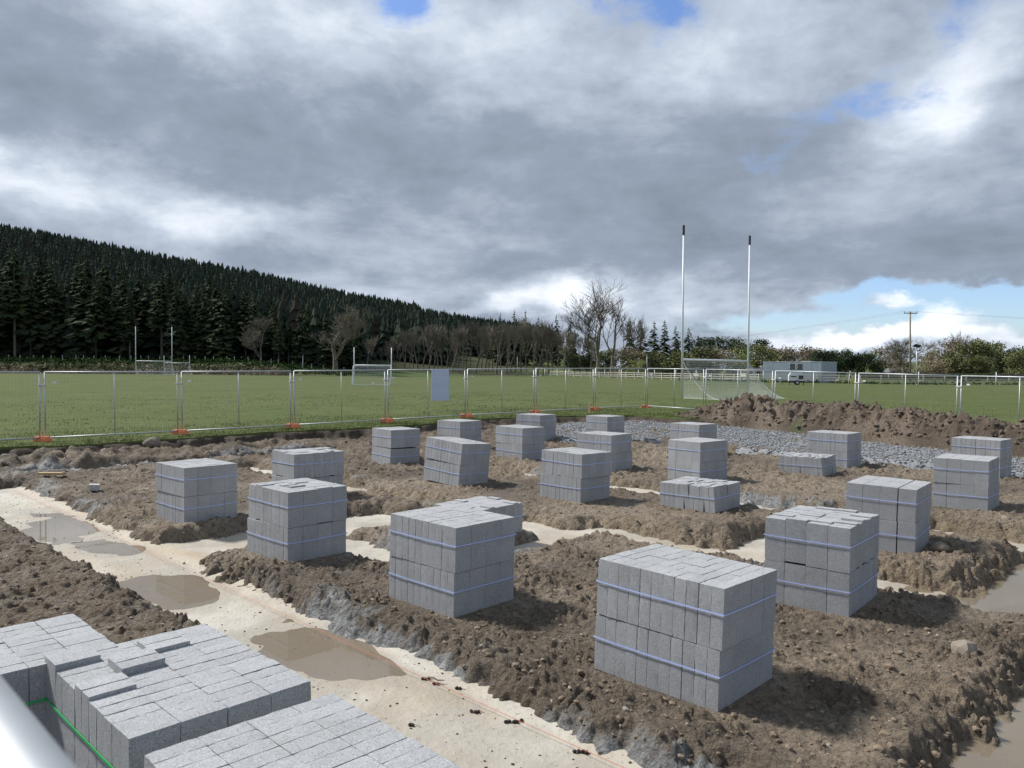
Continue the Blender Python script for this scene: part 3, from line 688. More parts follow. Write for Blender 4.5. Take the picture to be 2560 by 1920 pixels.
def fence_panel(a, b, label, group, tagp=True):
    mid = ((a[0] + b[0]) / 2, (a[1] + b[1]) / 2); ang = math.atan2(b[1] - a[1], b[0] - a[0]); L = math.dist(a[:2], b[:2])
    slope = math.atan2(b[2] - a[2], L)
    e = empty('mesh_fence', (mid[0], mid[1], (a[2] + b[2]) / 2), 0, label, 'fence', group); e.rotation_euler = (0, -slope, ang)
    sc = (L - .13) / 3.44; e.scale = (sc, 1, 1)
    for k in ('post_a', 'post_b', 'mid', 'top', 'bot', 'mesh', 'clamp') + (('tag',) if tagp else ()):
        o = link(PPT[k].name.split('.')[0], PPT[k], e)
        if k == 'mesh': tag(o, kind='stuff')
    return e
def foot_mesh():
    m = MB(); poly = []
    for x, y in ((-.38, -.08), (-.34, -.13), (-.12, -.13), (-.07, -.10), (.07, -.10), (.12, -.13), (.34, -.13), (.38, -.08), (.38, .08), (.34, .13), (.12, .13), (.07, .10), (-.07, .10), (-.12, .13), (-.34, .13), (-.38, .08)): poly.append((x, y))
    m.prism(poly, 0, .10); m.prism([(x * .9, y * .84) for x, y in poly], .10, .135)
    m.prism([(x * .34 - .2, y * .6) for x, y in poly], .135, .155); m.prism([(x * .34 + .2, y * .6) for x, y in poly], .135, .155)
    return m.mesh('fence_foot', M['orange'])
FM = foot_mesh()
def foot(x, y, ang):
    o = link('orange_ballast_block', FM, None, (x, y, float(zfield(x, y)) + .005), (0, 0, ang)); o.scale = (.68, .8, .95); return tag(o, 'orange plastic ballast block on the grass under a fence joint', 'ballast block', 'orange ballast blocks')
d1 = (2.734, 2.286); d2 = (2.05, -2.90); A0 = (-12.7, 20.8)
J1 = [(A0[0] + d1[0] * k, A0[1] + d1[1] * k) for k in range(-3, 8)]
J2 = [(J1[-1][0] + d2[0] * k, J1[-1][1] + d2[1] * k) for k in range(0, 7)]
def zf(p): return float(zfield(p[0], p[1])) + .03
for i in range(len(J1) - 1):
    ORD = ['first', 'second', 'third', 'fourth', 'fifth', 'sixth', 'seventh', 'eighth', 'ninth', 'tenth']
    lab = ORD[9 - i] + ' mesh fence panel from the fence corner, in the run along the turf bank'
    if i == 6: lab = 'galvanised mesh fence panel carrying the pale sign sheet'
    fence_panel((*J1[i], zf(J1[i])), (*J1[i + 1], zf(J1[i + 1])), lab, 'mesh fence panels')
for i in range(len(J2) - 1):
    fence_panel((*J2[i], zf(J2[i])), (*J2[i + 1], zf(J2[i + 1])), ORD[i] + ' mesh fence panel from the fence corner, in the run beside the soil heap', 'mesh fence panels')
for j in J1 + J2[1:3]:
    foot(j[0], j[1], math.atan2(d1[1], d1[0]) + math.pi / 2 + .5)
# the panel right under the camera: only its top rail comes into view
na, nb = xy(.075, 2.2), xy(.075, -1.3)
e = fence_panel((*na, .42), (*nb, .42), 'galvanised mesh fence panel whose top rail crosses beside the narrow block stack', 'mesh fence panels', False)
# sign sheet hung on the mesh
sx0, sy0 = J1[6][0] + d1[0] * .52, J1[6][1] + d1[1] * .52; an1 = math.atan2(d1[1], d1[0])
sg = empty('sign_sheet', (sx0 + .03, sy0 - .05, zf((sx0, sy0)) + 1.87), an1, 'pale blue-white sign sheet in five strips hung on the mesh fence', 'sign')
for k in range(5):
    MB().box((.42, -.025, -.118 - k * .236), (.80, .008, .231), rx=R(1.2 * (-1) ** k)).obj('sheet_strip', M['sign_back'], sg)
for k in range(2): MB().tube([(.06 + .72 * k, -.03, -.03), (.06 + .72 * k, .02, -.01)], .006, 5).obj('cable_tie', M['white_paint'], sg)

# ================================================================== goals
def goal(name, a, b, hbar, hpost, depth, side, label, r=.06, tip=.0, mesh=.16, stan=False):
    a, b = Vector(a), Vector(b); w = (b - a).length; ux = (b - a).normalized(); n = Vector((ux.y, -ux.x, 0)) * side
    e = empty(name, a, 0, label, 'goal'); inv = -a
    for p in (a, b):
        o = MB().tube([p + inv - Vector((0, 0, .1)), p + inv + Vector((0, 0, hpost - tip))], [r, r * .72], 10).obj('post', M['white_paint'], e, smooth=True)
        if tip: MB().tube([p + inv + Vector((0, 0, hpost - tip)), p + inv + Vector((0, 0, hpost))], r * 1.05, 10).obj('post_tip', M['black'], o)
    MB().tube([a + inv + Vector((0, 0, hbar)), b + inv + Vector((0, 0, hbar))], r, 10).obj('crossbar', M['white_paint'], e, smooth=True)
    prof = []
    for k in range(29):
        s_ = k / 28
        if stan: prof.append((depth * (.25 + .75 * s_ ** .6) if s_ else .0, hbar * (1 - s_ ** 1.5) * .97))
        else: prof.append((depth * s_, hbar * (1 - s_) ** 1.9))
    m = MB(); nw = max(6, int(w / mesh)); cr_ = .0052 * max(1, w / 6)
    def P(f, d_, z): return a + inv + ux * (w * f) + n * d_ + Vector((0, 0, z))
    for k in range(nw + 1): m.tube([P(k / nw, d_, z) for d_, z in prof], cr_, 3, False)
    for d_, z in prof: m.tube([P(0, d_, z), P(1, d_, z)], cr_, 3, False)
    for f in (0, 1):
        for d_, z in prof[1:-1]:
            m.tube([P(f, 0, z), P(f, d_, z)], cr_, 3, False); m.tube([P(f, d_, z), P(f, d_, 0)], cr_, 3, False)
    tag(m.obj('net', M['net'], e), kind='stuff')
    for f in (0, 1): MB().tube([P(f, d_, z) for d_, z in prof], .028 if stan else .012, 6).obj('net_support', M['white_paint'], e)
    MB().tube([P(0, depth, .02), P(1, depth, .02)], .03 if stan else .012, 5).obj('ground_bar', M['white_paint'], e)
    return e
def G(x, y): return (x, y, float(zfield(x, y)))
goal('gaelic_goal', G(11.05, 50.0), G(16.44, 53.6), 2.5, 11.2, 3.2, 1, 'tall white goal with black-tipped posts and a net, behind the soil heap', .075, .62, .10)
goal('gaelic_goal', G(-68.5, 140), G(-61.9, 140), 2.5, 9.3, 1.6, -1, 'tall white goal in front of the dark conifer forest', .07, .5, .3)
goal('training_goal', G(-66.5, 147), G(-61.2, 146), 2.2, 3.6, 1.2, -1, 'small low goal set just behind the tall forest-side goal', .05, 0, .3)
goal('training_goal', G(-17.05, 83), G(-13.05, 83.2), 2.1, 4.0, 1.3, 1, 'medium white goal with bent side bars and short posts on the pitch', .055, 0, .2, True)
bm = bmesh.new(); bmesh.ops.create_icosphere(bm, subdivisions=2, radius=.125); bmesh.ops.inset_individual(bm, faces=list(bm.faces), thickness=.006, depth=-.003)
me = bpy.data.meshes.new('ball'); bm.to_mesh(me); bm.free(); me.materials.append(M['ball']); g_ = G(-14.9, 82.6)
tag(link('ball', me, None, (g_[0], g_[1], g_[2] + .12)), 'pale ball lying in the medium goal mouth', 'ball')

# ================================================================== small site things
def stone(x, y, s, label, zoff=.0, seed=0, group=None, base=None):
    r = np.random.RandomState(seed); bm = bmesh.new(); bmesh.ops.create_icosphere(bm, subdivisions=2, radius=1)
    for v in bm.verts:
        c = v.co; k = 1 + .22 * math.sin(c.x * 2.3 + seed) * math.cos(c.y * 2.9 + seed) + .07 * (r.rand() - .5)
        v.co = Vector((c.x * s[0], c.y * s[1], c.z * s[2])) * k
    me = bpy.data.meshes.new('stone'); bm.to_mesh(me); bm.free(); me.materials.append(M['stone'])
    z = gz(x, y) if base is None else base
    o = link('stone', me, None, (x, y, z + s[2] * .35 + zoff), (0, 0, seed * 1.3)); return tag(o, label, 'stone', group)
stone(-10.05, 21.45, (.25, .20, .16), 'big pale boulder on the turf edge beside an orange ballast block', .06, 1)
stone(-11.3, 19.75, (.17, .14, .12), 'rounded tan stone in the soil bank under the fence', 0, 2)
stone(-12.5, 19.0, (.13, .11, .08), 'small tan stone in front of the turf cut', 0, 3)
stone(-10.6, 20.0, (.16, .13, .12), 'grey stone in the soil bank beside the rounded tan stone', 0, 4)
stone(-3.05, 8.98, (.07, .05, .045), 'small cream stone on the trench edge by the grey spill', 0, 5)
stone(6.75, 11.75, (.085, .07, .07), 'round cream stone stuck in the clay bank over the puddle', .05, 6)
stone(5.62, 10.0, (.10, .08, .07), 'smooth tan stone on the clay mound under the split stack', .03, 7)
stone(7.95, 12.3, (.09, .07, .06), 'pale stone on top of the clay bank across the puddle', 0, 8)
stone(4.72, 8.25, (.19, .13, .10), 'grey-brown rock at the rim of the brown puddle', 0, 9)
stone(5.0, 8.2, (.10, .08, .07), 'small rock beside the grey-brown rock at the puddle rim', 0, 10)
stone(1.95, 10.9, (.12, .10, .08), 'tan clod-like rock on the trench rim behind the fourth stack', 0, 12)
stone(3.9, 6.55, (.14, .11, .08), 'tan rock lying alone on the open mud between two stacks and the puddle', 0, 13)
b1 = gz(-10.0, 16.7)
bt = empty('timber_batten', (-10.0, 16.7, b1 + .05), .05, 'new timber batten lying on the mud beside the trench end', 'batten')
MB().box((0, 0, 0), (.56, .10, .05), bev=.004).obj('batten_body', M['timber'], bt); MB().box((.24, .005, .035), (.05, .06, .03), rz=.4, bev=.003).obj('offcut_block', M['timber'], bt)
b1 = gz(-8.05, 14.8)
oc = empty('block_offcut', (-8.05, 14.8, b1 + .05), .5, 'pale broken block offcut sitting alone on the mud', 'block offcut')
MB().add([(-.09, -.06, -.05), (.1, -.06, -.05), (.1, .05, -.05), (-.09, .06, -.05), (-.085, -.055, .07), (.085, -.06, .055), (.1, .05, .065), (-.08, .06, .075)], [(0, 3, 2, 1), (4, 5, 6, 7), (0, 1, 5, 4), (1, 2, 6, 5), (2, 3, 7, 6), (3, 0, 4, 7)]).obj('broken_block', material('pale_block', (.50, .50, .48), .9, vary=(.4, .4, .39), vscale=12), oc)
g_ = G(3.28, 32.4)
pg = empty('timber_peg', g_, .3, 'new timber setting-out peg standing in the turf edge', 'peg')
MB().add([(-.024, -.024, -.1), (.024, -.024, -.1), (.024, .024, -.1), (-.024, .024, -.1), (-.024, -.024, .46), (.024, -.024, .46), (.02, .02, .48), (-.02, .02, .475)], [(0, 3, 2, 1), (4, 5, 6, 7), (0, 1, 5, 4), (1, 2, 6, 5), (2, 3, 7, 6), (3, 0, 4, 7)]).obj('stake', M['timber'], pg)
MB().box((-.12, .02, .05), (.16, .04, .03), ry=.2, bev=.003).obj('loose_cleat', M['timber'], pg)
# builder's line along the trench
lp = [(3.92, 18.4), (3.93, 15), (3.95, 11.6), (3.95, 8.5), (3.97, 5.5), (4.0, 2.2), (4.02, -.5)]
tag(MB().tube([(*xy(p, q), -.118 + .004 * math.sin(q)) for p, q in lp], .0019, 5).obj('string_line', M['string']), 'red builder\'s string line stretched along the long puddled trench', 'string')
# alder cones on the concrete
CONES = [((4.02, 5.0), 3), ((4.02, 4.86), 2), ((4.08, 4.66), 2), ((3.91, 4.26), 3), ((4.0, 3.94), 5), ((4.0, 3.30), 4), ((3.42, 4.41), 2)]
CL = ['pair of dark alder cones near the puddle end', 'row of dark alder cones on the bare concrete']
for i, ((p, q), k) in enumerate(CONES):
    x, y = xy(p, q); z = float(footing_z(np.array([p]), np.array([q]))[0])
    e = empty('alder_cones', (x, y, z), 0, 'cluster of small black alder cones on the pale trench concrete', 'cones', 'alder cone clusters')
    r = random.Random(i)
    for c in range(k):
        bm = bmesh.new(); bmesh.ops.create_icosphere(bm, subdivisions=2, radius=.013)
        for v in bm.verts: v.co *= 1 + .16 * math.sin(v.co.z * 900 + c) * math.cos(math.atan2(v.co.y, v.co.x) * 5); v.co.x *= 1.35
        me = bpy.data.meshes.new('cone'); bm.to_mesh(me); bm.free(); me.materials.append(M['cone'])
        link('cone', me, e, ((c - k / 2) * .027 + r.uniform(-.006, .006), r.uniform(-.014, .014), .011), (0, r.uniform(-.3, .3), r.uniform(0, 3)))
    MB().tube([(-.03, 0, .006), (0, .012, .012), (.03, .002, .008), (.055, -.012, .005)], .0018, 5).obj('stalk', M['cone'], e)
x, y = xy(4.03, 4.93); z = -.138
tag(MB().tube([(x - .05, y + .03, z + .012), (x, y, z + .02), (x + .04, y - .03, z + .012), (x + .10, y - .04, z + .016)], [.006, .008, .006, .003], 6).obj('twig', M['bark']), 'short dark twig lying on the concrete beside the cones', 'twig')

# grass blades along the turf edge and under the fence
n = 26000; bx = r_.uniform(-16, 12, n); by = yturf(bx) + .02 + 5.5 * r_.rand(n) ** 1.6; bz = zfield(bx, by)
hh = r_.uniform(.03, .085, n); an = r_.rand(n) * 6.28; w_ = .006
V = np.zeros((n, 3, 3)); V[:, 0] = np.stack([bx - w_ * np.cos(an), by - w_ * np.sin(an), bz - .01], 1); V[:, 1] = np.stack([bx + w_ * np.cos(an), by + w_ * np.sin(an), bz - .01], 1)
V[:, 2] = np.stack([bx + r_.uniform(-.03, .03, n), by + r_.uniform(-.03, .03, n), bz + hh], 1)
gb = link('grass_blades', np_mesh('grass_blades', V.reshape(-1, 3), np.arange(3 * n).reshape(-1, 3), M['blade'], False)); tag(gb, 'short green grass blades along the cut turf edge', 'grass', None, 'stuff')

# ================================================================== trees
def at(px, d): return ((px - 1280) / F_PX * d, d)
def ztop(py, px, d): return CAM_H + (922 + .007 * (px - 1280) - py) / F_PX * d
def spruce_mesh(seed, bare=.3, n_whorl=30, spread=.17, per=9, lay=.5, tk=1., tmat='pale_bark'):
    """unit-height conifer: trunk mesh, crown mesh"""
    r = random.Random(seed); tm = MB(); tm.tube([(0, 0, -.02), (.004, .002, .35), (0, .003, .7), (0, 0, .98)], [.0125 * tk, .010 * tk, .006 * tk, .0015], 6)
    for k in range(10):
        z = r.uniform(.10, max(bare, .12)); a = r.uniform(0, 6.28); l = r.uniform(.02, .05); tm.tube([(0, 0, z), (l * math.cos(a), l * math.sin(a), z - .012)], [.002, .0006], 3, False)
    V, Fc = [], []
    for i in range(n_whorl):
        f = i / (n_whorl - 1); z = bare + (1 - bare) * f ** .92; rad = spread * ((1 - f) ** .75) * (.8 + .4 * r.random()) + .006
        if f < .12: rad *= .65 + 3 * f
        for k in range(max(4, int(per * (1 - f * .5)))):
            a = r.uniform(0, 6.28); l = rad * r.uniform(.65, 1.15); drop = lay * l * r.uniform(.5, 1.1); zz = z + r.uniform(-.012, .012)
            ca, sa = math.cos(a), math.sin(a); w = l * r.uniform(.2, .34)
            base = len(V)
            V += [(0, 0, zz), (l * .45 * ca - w * sa, l * .45 * sa + w * ca, zz - drop * .35 - .012), (l * .45 * ca + w * sa, l * .45 * sa - w * ca, zz - drop * .35 - .012), (l * ca, l * sa, zz - drop + .012 * (1 - f)),
                  (l * .72 * ca - w * .8 * sa, l * .72 * sa + w * .8 * ca, zz - drop * .9 - .014), (l * .72 * ca + w * .8 * sa, l * .72 * sa - w * .8 * ca, zz - drop * .9 - .014)]
            Fc += [(base, base + 1, base + 3), (base, base + 3, base + 2), (base + 1, base + 4, base + 3), (base + 2, base + 3, base + 5)]
    V += [(-.006, 0, .96), (.006, 0, .96), (0, 0, 1.015), (0, -.006, .96), (0, .006, .96)]; b = len(V) - 5; Fc += [(b, b + 1, b + 2), (b + 3, b + 4, b + 2)]
    return tm.mesh('trunk', M[tmat]), MB().add(V, Fc).mesh('crown', M['spruce'])
def put_tree(name, meshes, x, y, z, h, w=1., label='', group=None, seed=0):
    e = empty(name, (x, y, z), seed * 2.39, label, 'tree', group); e.scale = (h * w, h * w, h)
    for nm, me in zip(('trunk', 'crown'), meshes): link(nm, me, e)
    return e
M['dark_bark'] = material('dark_bark', (.045, .038, .030), .95, vary=(.07, .06, .05), vscale=2)
SPR = [spruce_mesh(i, bare=(.12, .34, .2, .4, .08, .28, .16, .3)[i], spread=(.17, .15, .19, .15, .2, .16, .18, .14)[i], tk=(.7, .75, .6, .8)[i % 4], tmat='pale_bark' if i in (1, 3, 7) else 'dark_bark') for i in range(8)]
SPF = [spruce_mesh(20 + i, bare=.06, n_whorl=26, spread=.2, per=8) for i in range(3)]
tr = random.Random(3)
i = 0; px = -70
while px < 900:
    d = tr.uniform(164, 182); x, y = at(px, d); z = float(zfield(x, y))
    top = np.interp(px, [-70, 200, 400, 560, 700, 900], [640, 655, 690, 720, 755, 800]) + tr.uniform(-38, 38)
    h = ztop(top, px, d) - z
    put_tree('spruce_tree', SPR[(i * 5 + int(px)) % 8], x, y, z - .2, max(h, 9), tr.uniform(.85, 1.15), 'tall dark spruce in the front row of the hillside forest', 'front row of the forest', i)
    i += 1; px += tr.uniform(10, 24)
# the rest of the hillside forest, one mass
r3 = np.random.RandomState(8)
fx_, fy_ = [], []
yy_ = 176.
while yy_ < 445:
    st = 3.2 + (yy_ - 176) * .003
    xr = np.arange(-.86 * yy_, (.05 if yy_ > 250 else -.19 if yy_ < 215 else -.08) * yy_, st); fx_.append(xr + r3.uniform(-.45, .45, len(xr)) * st); fy_.append(np.full(len(xr), yy_) + r3.uniform(-.45, .45, len(xr)) * st); yy_ += st * (1. if yy_ < 230 else 1.15)
fx_, fy_ = np.concatenate(fx_), np.concatenate(fy_); nF = len(fx_)
hF = (10.6 + 2.6 * r3.rand(nF)) * np.interp(fy_, [176, 215, 300, 400], [1.3, 1.05, .85, .75]) * np.where(r3.rand(nF) < .04, 1.12, 1.); hF = np.where(fx_ / fy_ > -.12, hF * .85, hF)
def lowcon(r):
    V, Fc = [(0, 0, 1.0)], []; nring = 7; ns = 7
    for k in range(nring):
        f = (k + 1) / nring; z0 = 1 - f * .94; rad = .175 * f ** .8
        b = len(V)
        V.append((0, 0, min(1, z0 + .24 * (1.1 - f * .5))))
        for j in range(ns):
            a = 6.283 * j / ns + k * .4; q = rad * ((1.15 if j % 2 else .55) + .35 * r.rand()); V.append((q * math.cos(a), q * math.sin(a), z0 - .05 * (j % 2) + .04 * r.rand()))
        for j in range(ns): Fc.append((b, b + 1 + j, b + 1 + (j + 1) % ns))
    return np.array(V), np.array(Fc)
LC = [lowcon(r3) for _ in range(6)]
Vs, Fs, Cs, base = [], [], [], 0
for k in range(nF):
    v, f_ = LC[k % 6]; w = hF[k] * (.85 + .4 * r3.rand()); a = r3.rand() * 6.28; c, s_ = math.cos(a), math.sin(a)
    vv = np.stack([(v[:, 0] * c - v[:, 1] * s_) * w, (v[:, 0] * s_ + v[:, 1] * c) * w, v[:, 2] * hF[k]], 1) + (fx_[k], fy_[k], 0)
    Vs.append(vv); Fs.append(f_ + base); base += len(v)
    t_ = r3.rand(); br = r3.rand() < .10
    cc = np.array((.020, .034, .027)) * (1 - t_) + np.array((.042, .060, .040)) * t_
    if br: cc = np.array((.048, .042, .034))
    Cs.append(np.repeat(cc[None], len(v), 0))
Zb = zfield(fx_, fy_); Vs = np.concatenate(Vs); Vs[:, 2] += np.repeat(Zb, [len(LC[k % 6][0]) for k in range(nF)])
fo = link('conifer_forest', np_mesh('conifer_forest', Vs, np.concatenate(Fs), M['forest'], False, np.concatenate(Cs))); tag(fo, 'dense dark conifer forest covering the hillside', 'forest', None, 'stuff')

def bare_mesh(seed, h=1., spread=.5, levels=5, lean=.0, trunk=.03, up_=.55, first=.25, split=3, mat='twig', tmat='bark', rmin=.0012):
    r = random.Random(seed); tm, cm = MB(), MB()
    def grow(p, d, l, rad, lev):
        pts = [p]; n = 3 if lev < levels - 1 else 2; q = p; dd = d
        for _ in range(n):
            dd = (dd + Vector((r.uniform(-1, 1), r.uniform(-1, 1), r.uniform(-.5, .9))) * .17).normalized(); q = q + dd * (l / n); pts.append(q)
        rs = [max(rad * (1 - .45 * k / n), rmin) for k in range(n + 1)]
        (tm if lev < 2 else cm).tube(pts, rs, 6 if lev < 2 else 3, False)
        if lev >= levels: return
        for k in range(split + (1 if lev >= 2 else 0)):
            t_ = r.uniform(.35, 1.0) if k else 1.0; idx = min(n - 1, int(t_ * n)); b = pts[idx].lerp(pts[idx + 1], t_ * n - idx)
            a = r.uniform(0, 6.28); s_ = spread * r.uniform(.6, 1.25) * (.5 if k == 0 else 1)
            side = Vector((math.cos(a), math.sin(a), r.uniform(-.1, .3)))
            nd_ = (dd * (1 - .3 * s_) + side * s_ + Vector((0, 0, up_ * .28))).normalized()
            grow(b, nd_, l * r.uniform(.58, .82), rad * (.62 if k == 0 else .45), lev + 1)
    grow(Vector((0, 0, -.02)), Vector((lean, 0, 1)).normalized(), first, trunk, 0)
    zmax = max(v[2] for v in tm.v + cm.v)
    for m_ in (tm, cm): m_.v = [(x / zmax, y / zmax, z / zmax) for x, y, z in m_.v]
    return tm.mesh('trunk', M[tmat], True), cm.mesh('crown', M[mat])
BARE = [bare_mesh(40 + i, spread=.38, levels=5, up_=.9, first=.3, trunk=.016, tmat='pale_bark') for i in range(5)]
ROUND = [bare_mesh(60 + i, spread=1.0, levels=6, up_=.4, first=.22, trunk=.02, rmin=.0009) for i in range(3)]
BIG = bare_mesh(83, spread=.8, levels=6, lean=.05, up_=.45, first=.30, trunk=.021, split=3, tmat='bark', mat='twig_dark', rmin=.0007)
BIG2 = bare_mesh(91, spread=.6, levels=5, mat='twig_dark', lean=.2, up_=.5, first=.2, trunk=.016, split=3, rmin=.0007)
px = 955; i = 0
while px < 1490:
    d = tr.uniform(186, 205); x, y = at(px, d); z = float(zfield(x, y))
    top = np.interp(px, [955, 1000, 1060, 1200, 1330, 1490], [880, 830, 808, 800, 800, 830]) + tr.uniform(-14, 16)
    put_tree('bare_tree', BARE[i % 5], x, y, z - .1, ztop(top, px, d) - z, tr.uniform(.8, 1.1), 'slender leafless brown tree in the copse at the foot of the hill', 'copse of bare trees', i); i += 1; px += tr.uniform(8, 16)
def pxtree(name, meshes, px, top, d, w, label, group=None, seed=0):
    x, y = at(px, d); z = float(zfield(x, y)); return put_tree(name, meshes, x, y, z - .1, ztop(top, px, d) - z, w, label, group, seed)
pxtree('bare_tree', ROUND[0], 838, 752, 162, 1.15, 'broad round-crowned leafless tree standing alone before the dark forest', None, 1)
pxtree('bare_tree', ROUND[1], 652, 785, 164, .8, 'small pale leafless tree with a forked trunk before the dark forest', None, 2)
pxtree('bare_tree', BARE[2], 915, 835, 170, 1.2, 'leafless tree beside the medium goal at the copse end', None, 3)
pxtree('big_bare_tree', BIG, 1494, 684, 178, 1.2, 'tall spreading leafless tree towering above the white rail fence', None, 0)
pxtree('big_bare_tree', BIG2, 1532, 745, 180, 1.1, 'leaning leafless tree crossing beside the tall spreading one', None, 2)
pxtree('bare_tree', BARE[1], 1590, 780, 210, 1.0, 'thin pale leafless tree between the big bare trees and the dark firs', None, 5)
for k, (px, top) in enumerate(((1250, 782), (1285, 775), (1312, 776), (1345, 792), (1390, 786), (1425, 790), (1470, 800), (1225, 790))):
    pxtree('spruce_tree', SPF[k % 3], px, top, 225 + 3 * k, .95, 'dark conifer rising behind the copse of bare trees', 'conifers behind the copse', k)
for k, (px, top, w) in enumerate(((1573, 798, 1.1), (1601, 799, 1.0), (1634, 803, 1.25), (1660, 799, 1.0), (1688, 814, 1.2), (1720, 819, 1.3), (1745, 838, 1.4))):
    pxtree('fir_tree', SPF[k % 3], px, top, 232 + 4 * (k % 3), w * 1.05, 'dark fir in the group beside the tall goal', 'dark firs', k)

def leafy_mesh(seed, mat, n=1700, clumps=9, wide=.42, low=.16, leaf=.018, flat=False, tmat='bark'):
    r = random.Random(seed); tm = MB(); tm.tube([(0, 0, -.03), (.01, 0, .2), (0, .01, .5), (0, 0, .7)], [.028, .022, .013, .004], 6)
    cl = []
    for k in range(clumps):
        a = r.uniform(0, 6.28); rr = wide * r.uniform(.15, .78); z = r.uniform(.62, .86) if flat else low + (1 - low) * r.uniform(.2, .82)
        s_ = r.uniform(.13, .22) * (1.1 if flat else 1); k_ = 1 - .75 * max(0, (z - .55)) if not flat else 1
        c = Vector((rr * math.cos(a) * k_, rr * math.sin(a) * k_, z)); cl.append((c, s_)); tm.tube([(0, 0, min(z * .6, .5)), c * .6 + Vector((0, 0, z * .3)), c], [.010, .006, .002], 4, False)
    V, Fc = [], []
    for k in range(n):
        c, s_ = cl[k % clumps]; u = Vector((r.gauss(0, 1), r.gauss(0, 1), r.gauss(0, .75))); u = u.normalized() * (r.random() ** .45) * s_
        u.z *= .6 if flat else .95
        p = c + u
        if p.z < .02: p.z = .03
        a1 = Vector((r.uniform(-1, 1), r.uniform(-1, 1), r.uniform(-1, 1))).normalized(); a2 = a1.cross(Vector((r.uniform(-1, 1), r.uniform(-1, 1), r.uniform(-1, 1)))).normalized(); q = leaf * r.uniform(.6, 1.4)
        b = len(V); V += [p - a1 * q, p + a2 * q * .6, p + a1 * q, p - a2 * q * .6]; Fc.append((b, b + 1, b + 2, b + 3))
    zmax = max(v[2] for v in V); k = 1 / zmax
    return tm.mesh('trunk', M[tmat]), MB().add([v * k for v in V], Fc).mesh('crown', M[mat])
LD = [leafy_mesh(i, 'leaf_dark', 3600, 20, .42, -.12, .022) for i in range(3)]
LO = [leafy_mesh(10 + i, 'leaf_olive', 3200, 22, .5, -.10, .022) for i in range(3)]
LB = [leafy_mesh(20 + i, 'leaf_brown', 3000, 22, .52, -.10, .02) for i in range(3)]
LF = [leafy_mesh(30 + i, 'leaf_fresh', 2000, 16, .45, -.05, .022) for i in range(2)]
PN = [leafy_mesh(50 + i, 'leaf_dark', 1400, 8, .42, .5, flat=True) for i in range(3)]
RT = [(1520, 868, 200, 1.5, 'LO', 0), (1575, 862, 205, 1.4, 'LB', 0), (1450, 880, 198, 1.5, 'LD', 0), (1625, 872, 205, 1.6, 'LO', 1), (1590, 893, 190, 1.6, 'LF', 0), (1680, 880, 215, 1.8, 'LD', 1), (1710, 873, 200, 1.7, 'LO', 2), (1750, 862, 205, 1.5, 'LO', 0),
      (1795, 866, 215, 1.5, 'LB', 1), (1768, 838, 250, 1.3, 'PN', 0), (1818, 838, 250, 1.25, 'PN', 1), (1840, 862, 230, 1.4, 'LF', 1), (1868, 852, 245, 1.1, 'LO', 1), (1890, 840, 250, .9, 'PN', 2), (1905, 858, 235, 1.3, 'LO', 2), (1935, 862, 240, 1.3, 'LB', 2),
      (1985, 858, 235, 1.25, 'LB', 0), (2018, 862, 240, 1.3, 'LB', 1), (2055, 868, 215, 1.15, 'LD', 0), (2092, 868, 212, 1.1, 'LD', 1), (2125, 866, 215, 1.1, 'LD', 2), (2160, 875, 213, 1.1, 'LD', 0), (2192, 898, 210, 1.3, 'LD', 1), (2035, 890, 208, 1.5, 'LD', 2),
      (2185, 868, 260, .9, 'LF', 0), (2225, 862, 255, 1.2, 'LB', 2), (2320, 868, 240, 1.1, 'LB', 0), (2345, 862, 240, .9, 'LF', 1), (2380, 838, 235, .9, 'LB', 1), (2425, 846, 225, 1.0, 'LO', 1), (2452, 842, 225, .9, 'LO', 0), (2490, 850, 228, .9, 'LO', 2),
      (2395, 875, 215, 1.5, 'LO', 2), (2440, 885, 210, 1.5, 'LO', 0), (2530, 862, 190, 1.0, 'LD', 2), (2560, 868, 175, 1.2, 'LO', 1), (2512, 898, 195, 1.6, 'LD', 1), (2590, 855, 180, 1.1, 'LD', 0), (2350, 896, 215, 1.7, 'LB', 2), (2250, 896, 235, 1.5, 'LB', 1)]
POOL = {'LD': LD, 'LO': LO, 'LB': LB, 'LF': LF, 'PN': PN}
LBL = {'LD': ('evergreen_tree', 'dense dark evergreen tree in the far tree line', 'dark evergreens of the far tree line'), 'LO': ('budding_tree', 'olive green budding tree in the far tree line', 'olive trees of the far tree line'),
       'LB': ('brown_tree', 'brown winter tree with a soft rounded crown in the far tree line', 'brown trees of the far tree line'), 'LF': ('fresh_green_tree', 'fresh yellow-green tree in the far tree line', 'fresh green trees of the far tree line'), 'PN': ('pine_tree', 'flat-topped dark pine above the far tree line', 'pines above the far tree line')}
for k, (px, top, d, w, t_, v) in enumerate(RT):
    nm, lb, gr = LBL[t_]; pxtree(nm, POOL[t_][v], px, top, d, w, lb, gr, k)
pxtree('bare_tree', ROUND[2], 2262, 836, 190, 1.15, 'large twiggy brown tree behind the utility pole', None, 4)
pxtree('bare_tree', BARE[3], 2395, 822, 230, 1.1, 'tall grey leafless tree above the olive trees', None, 6)
pxtree('bare_tree', BARE[4], 2490, 846, 240, 1.0, 'thin leafless tree right of the tall grey one', None, 7)
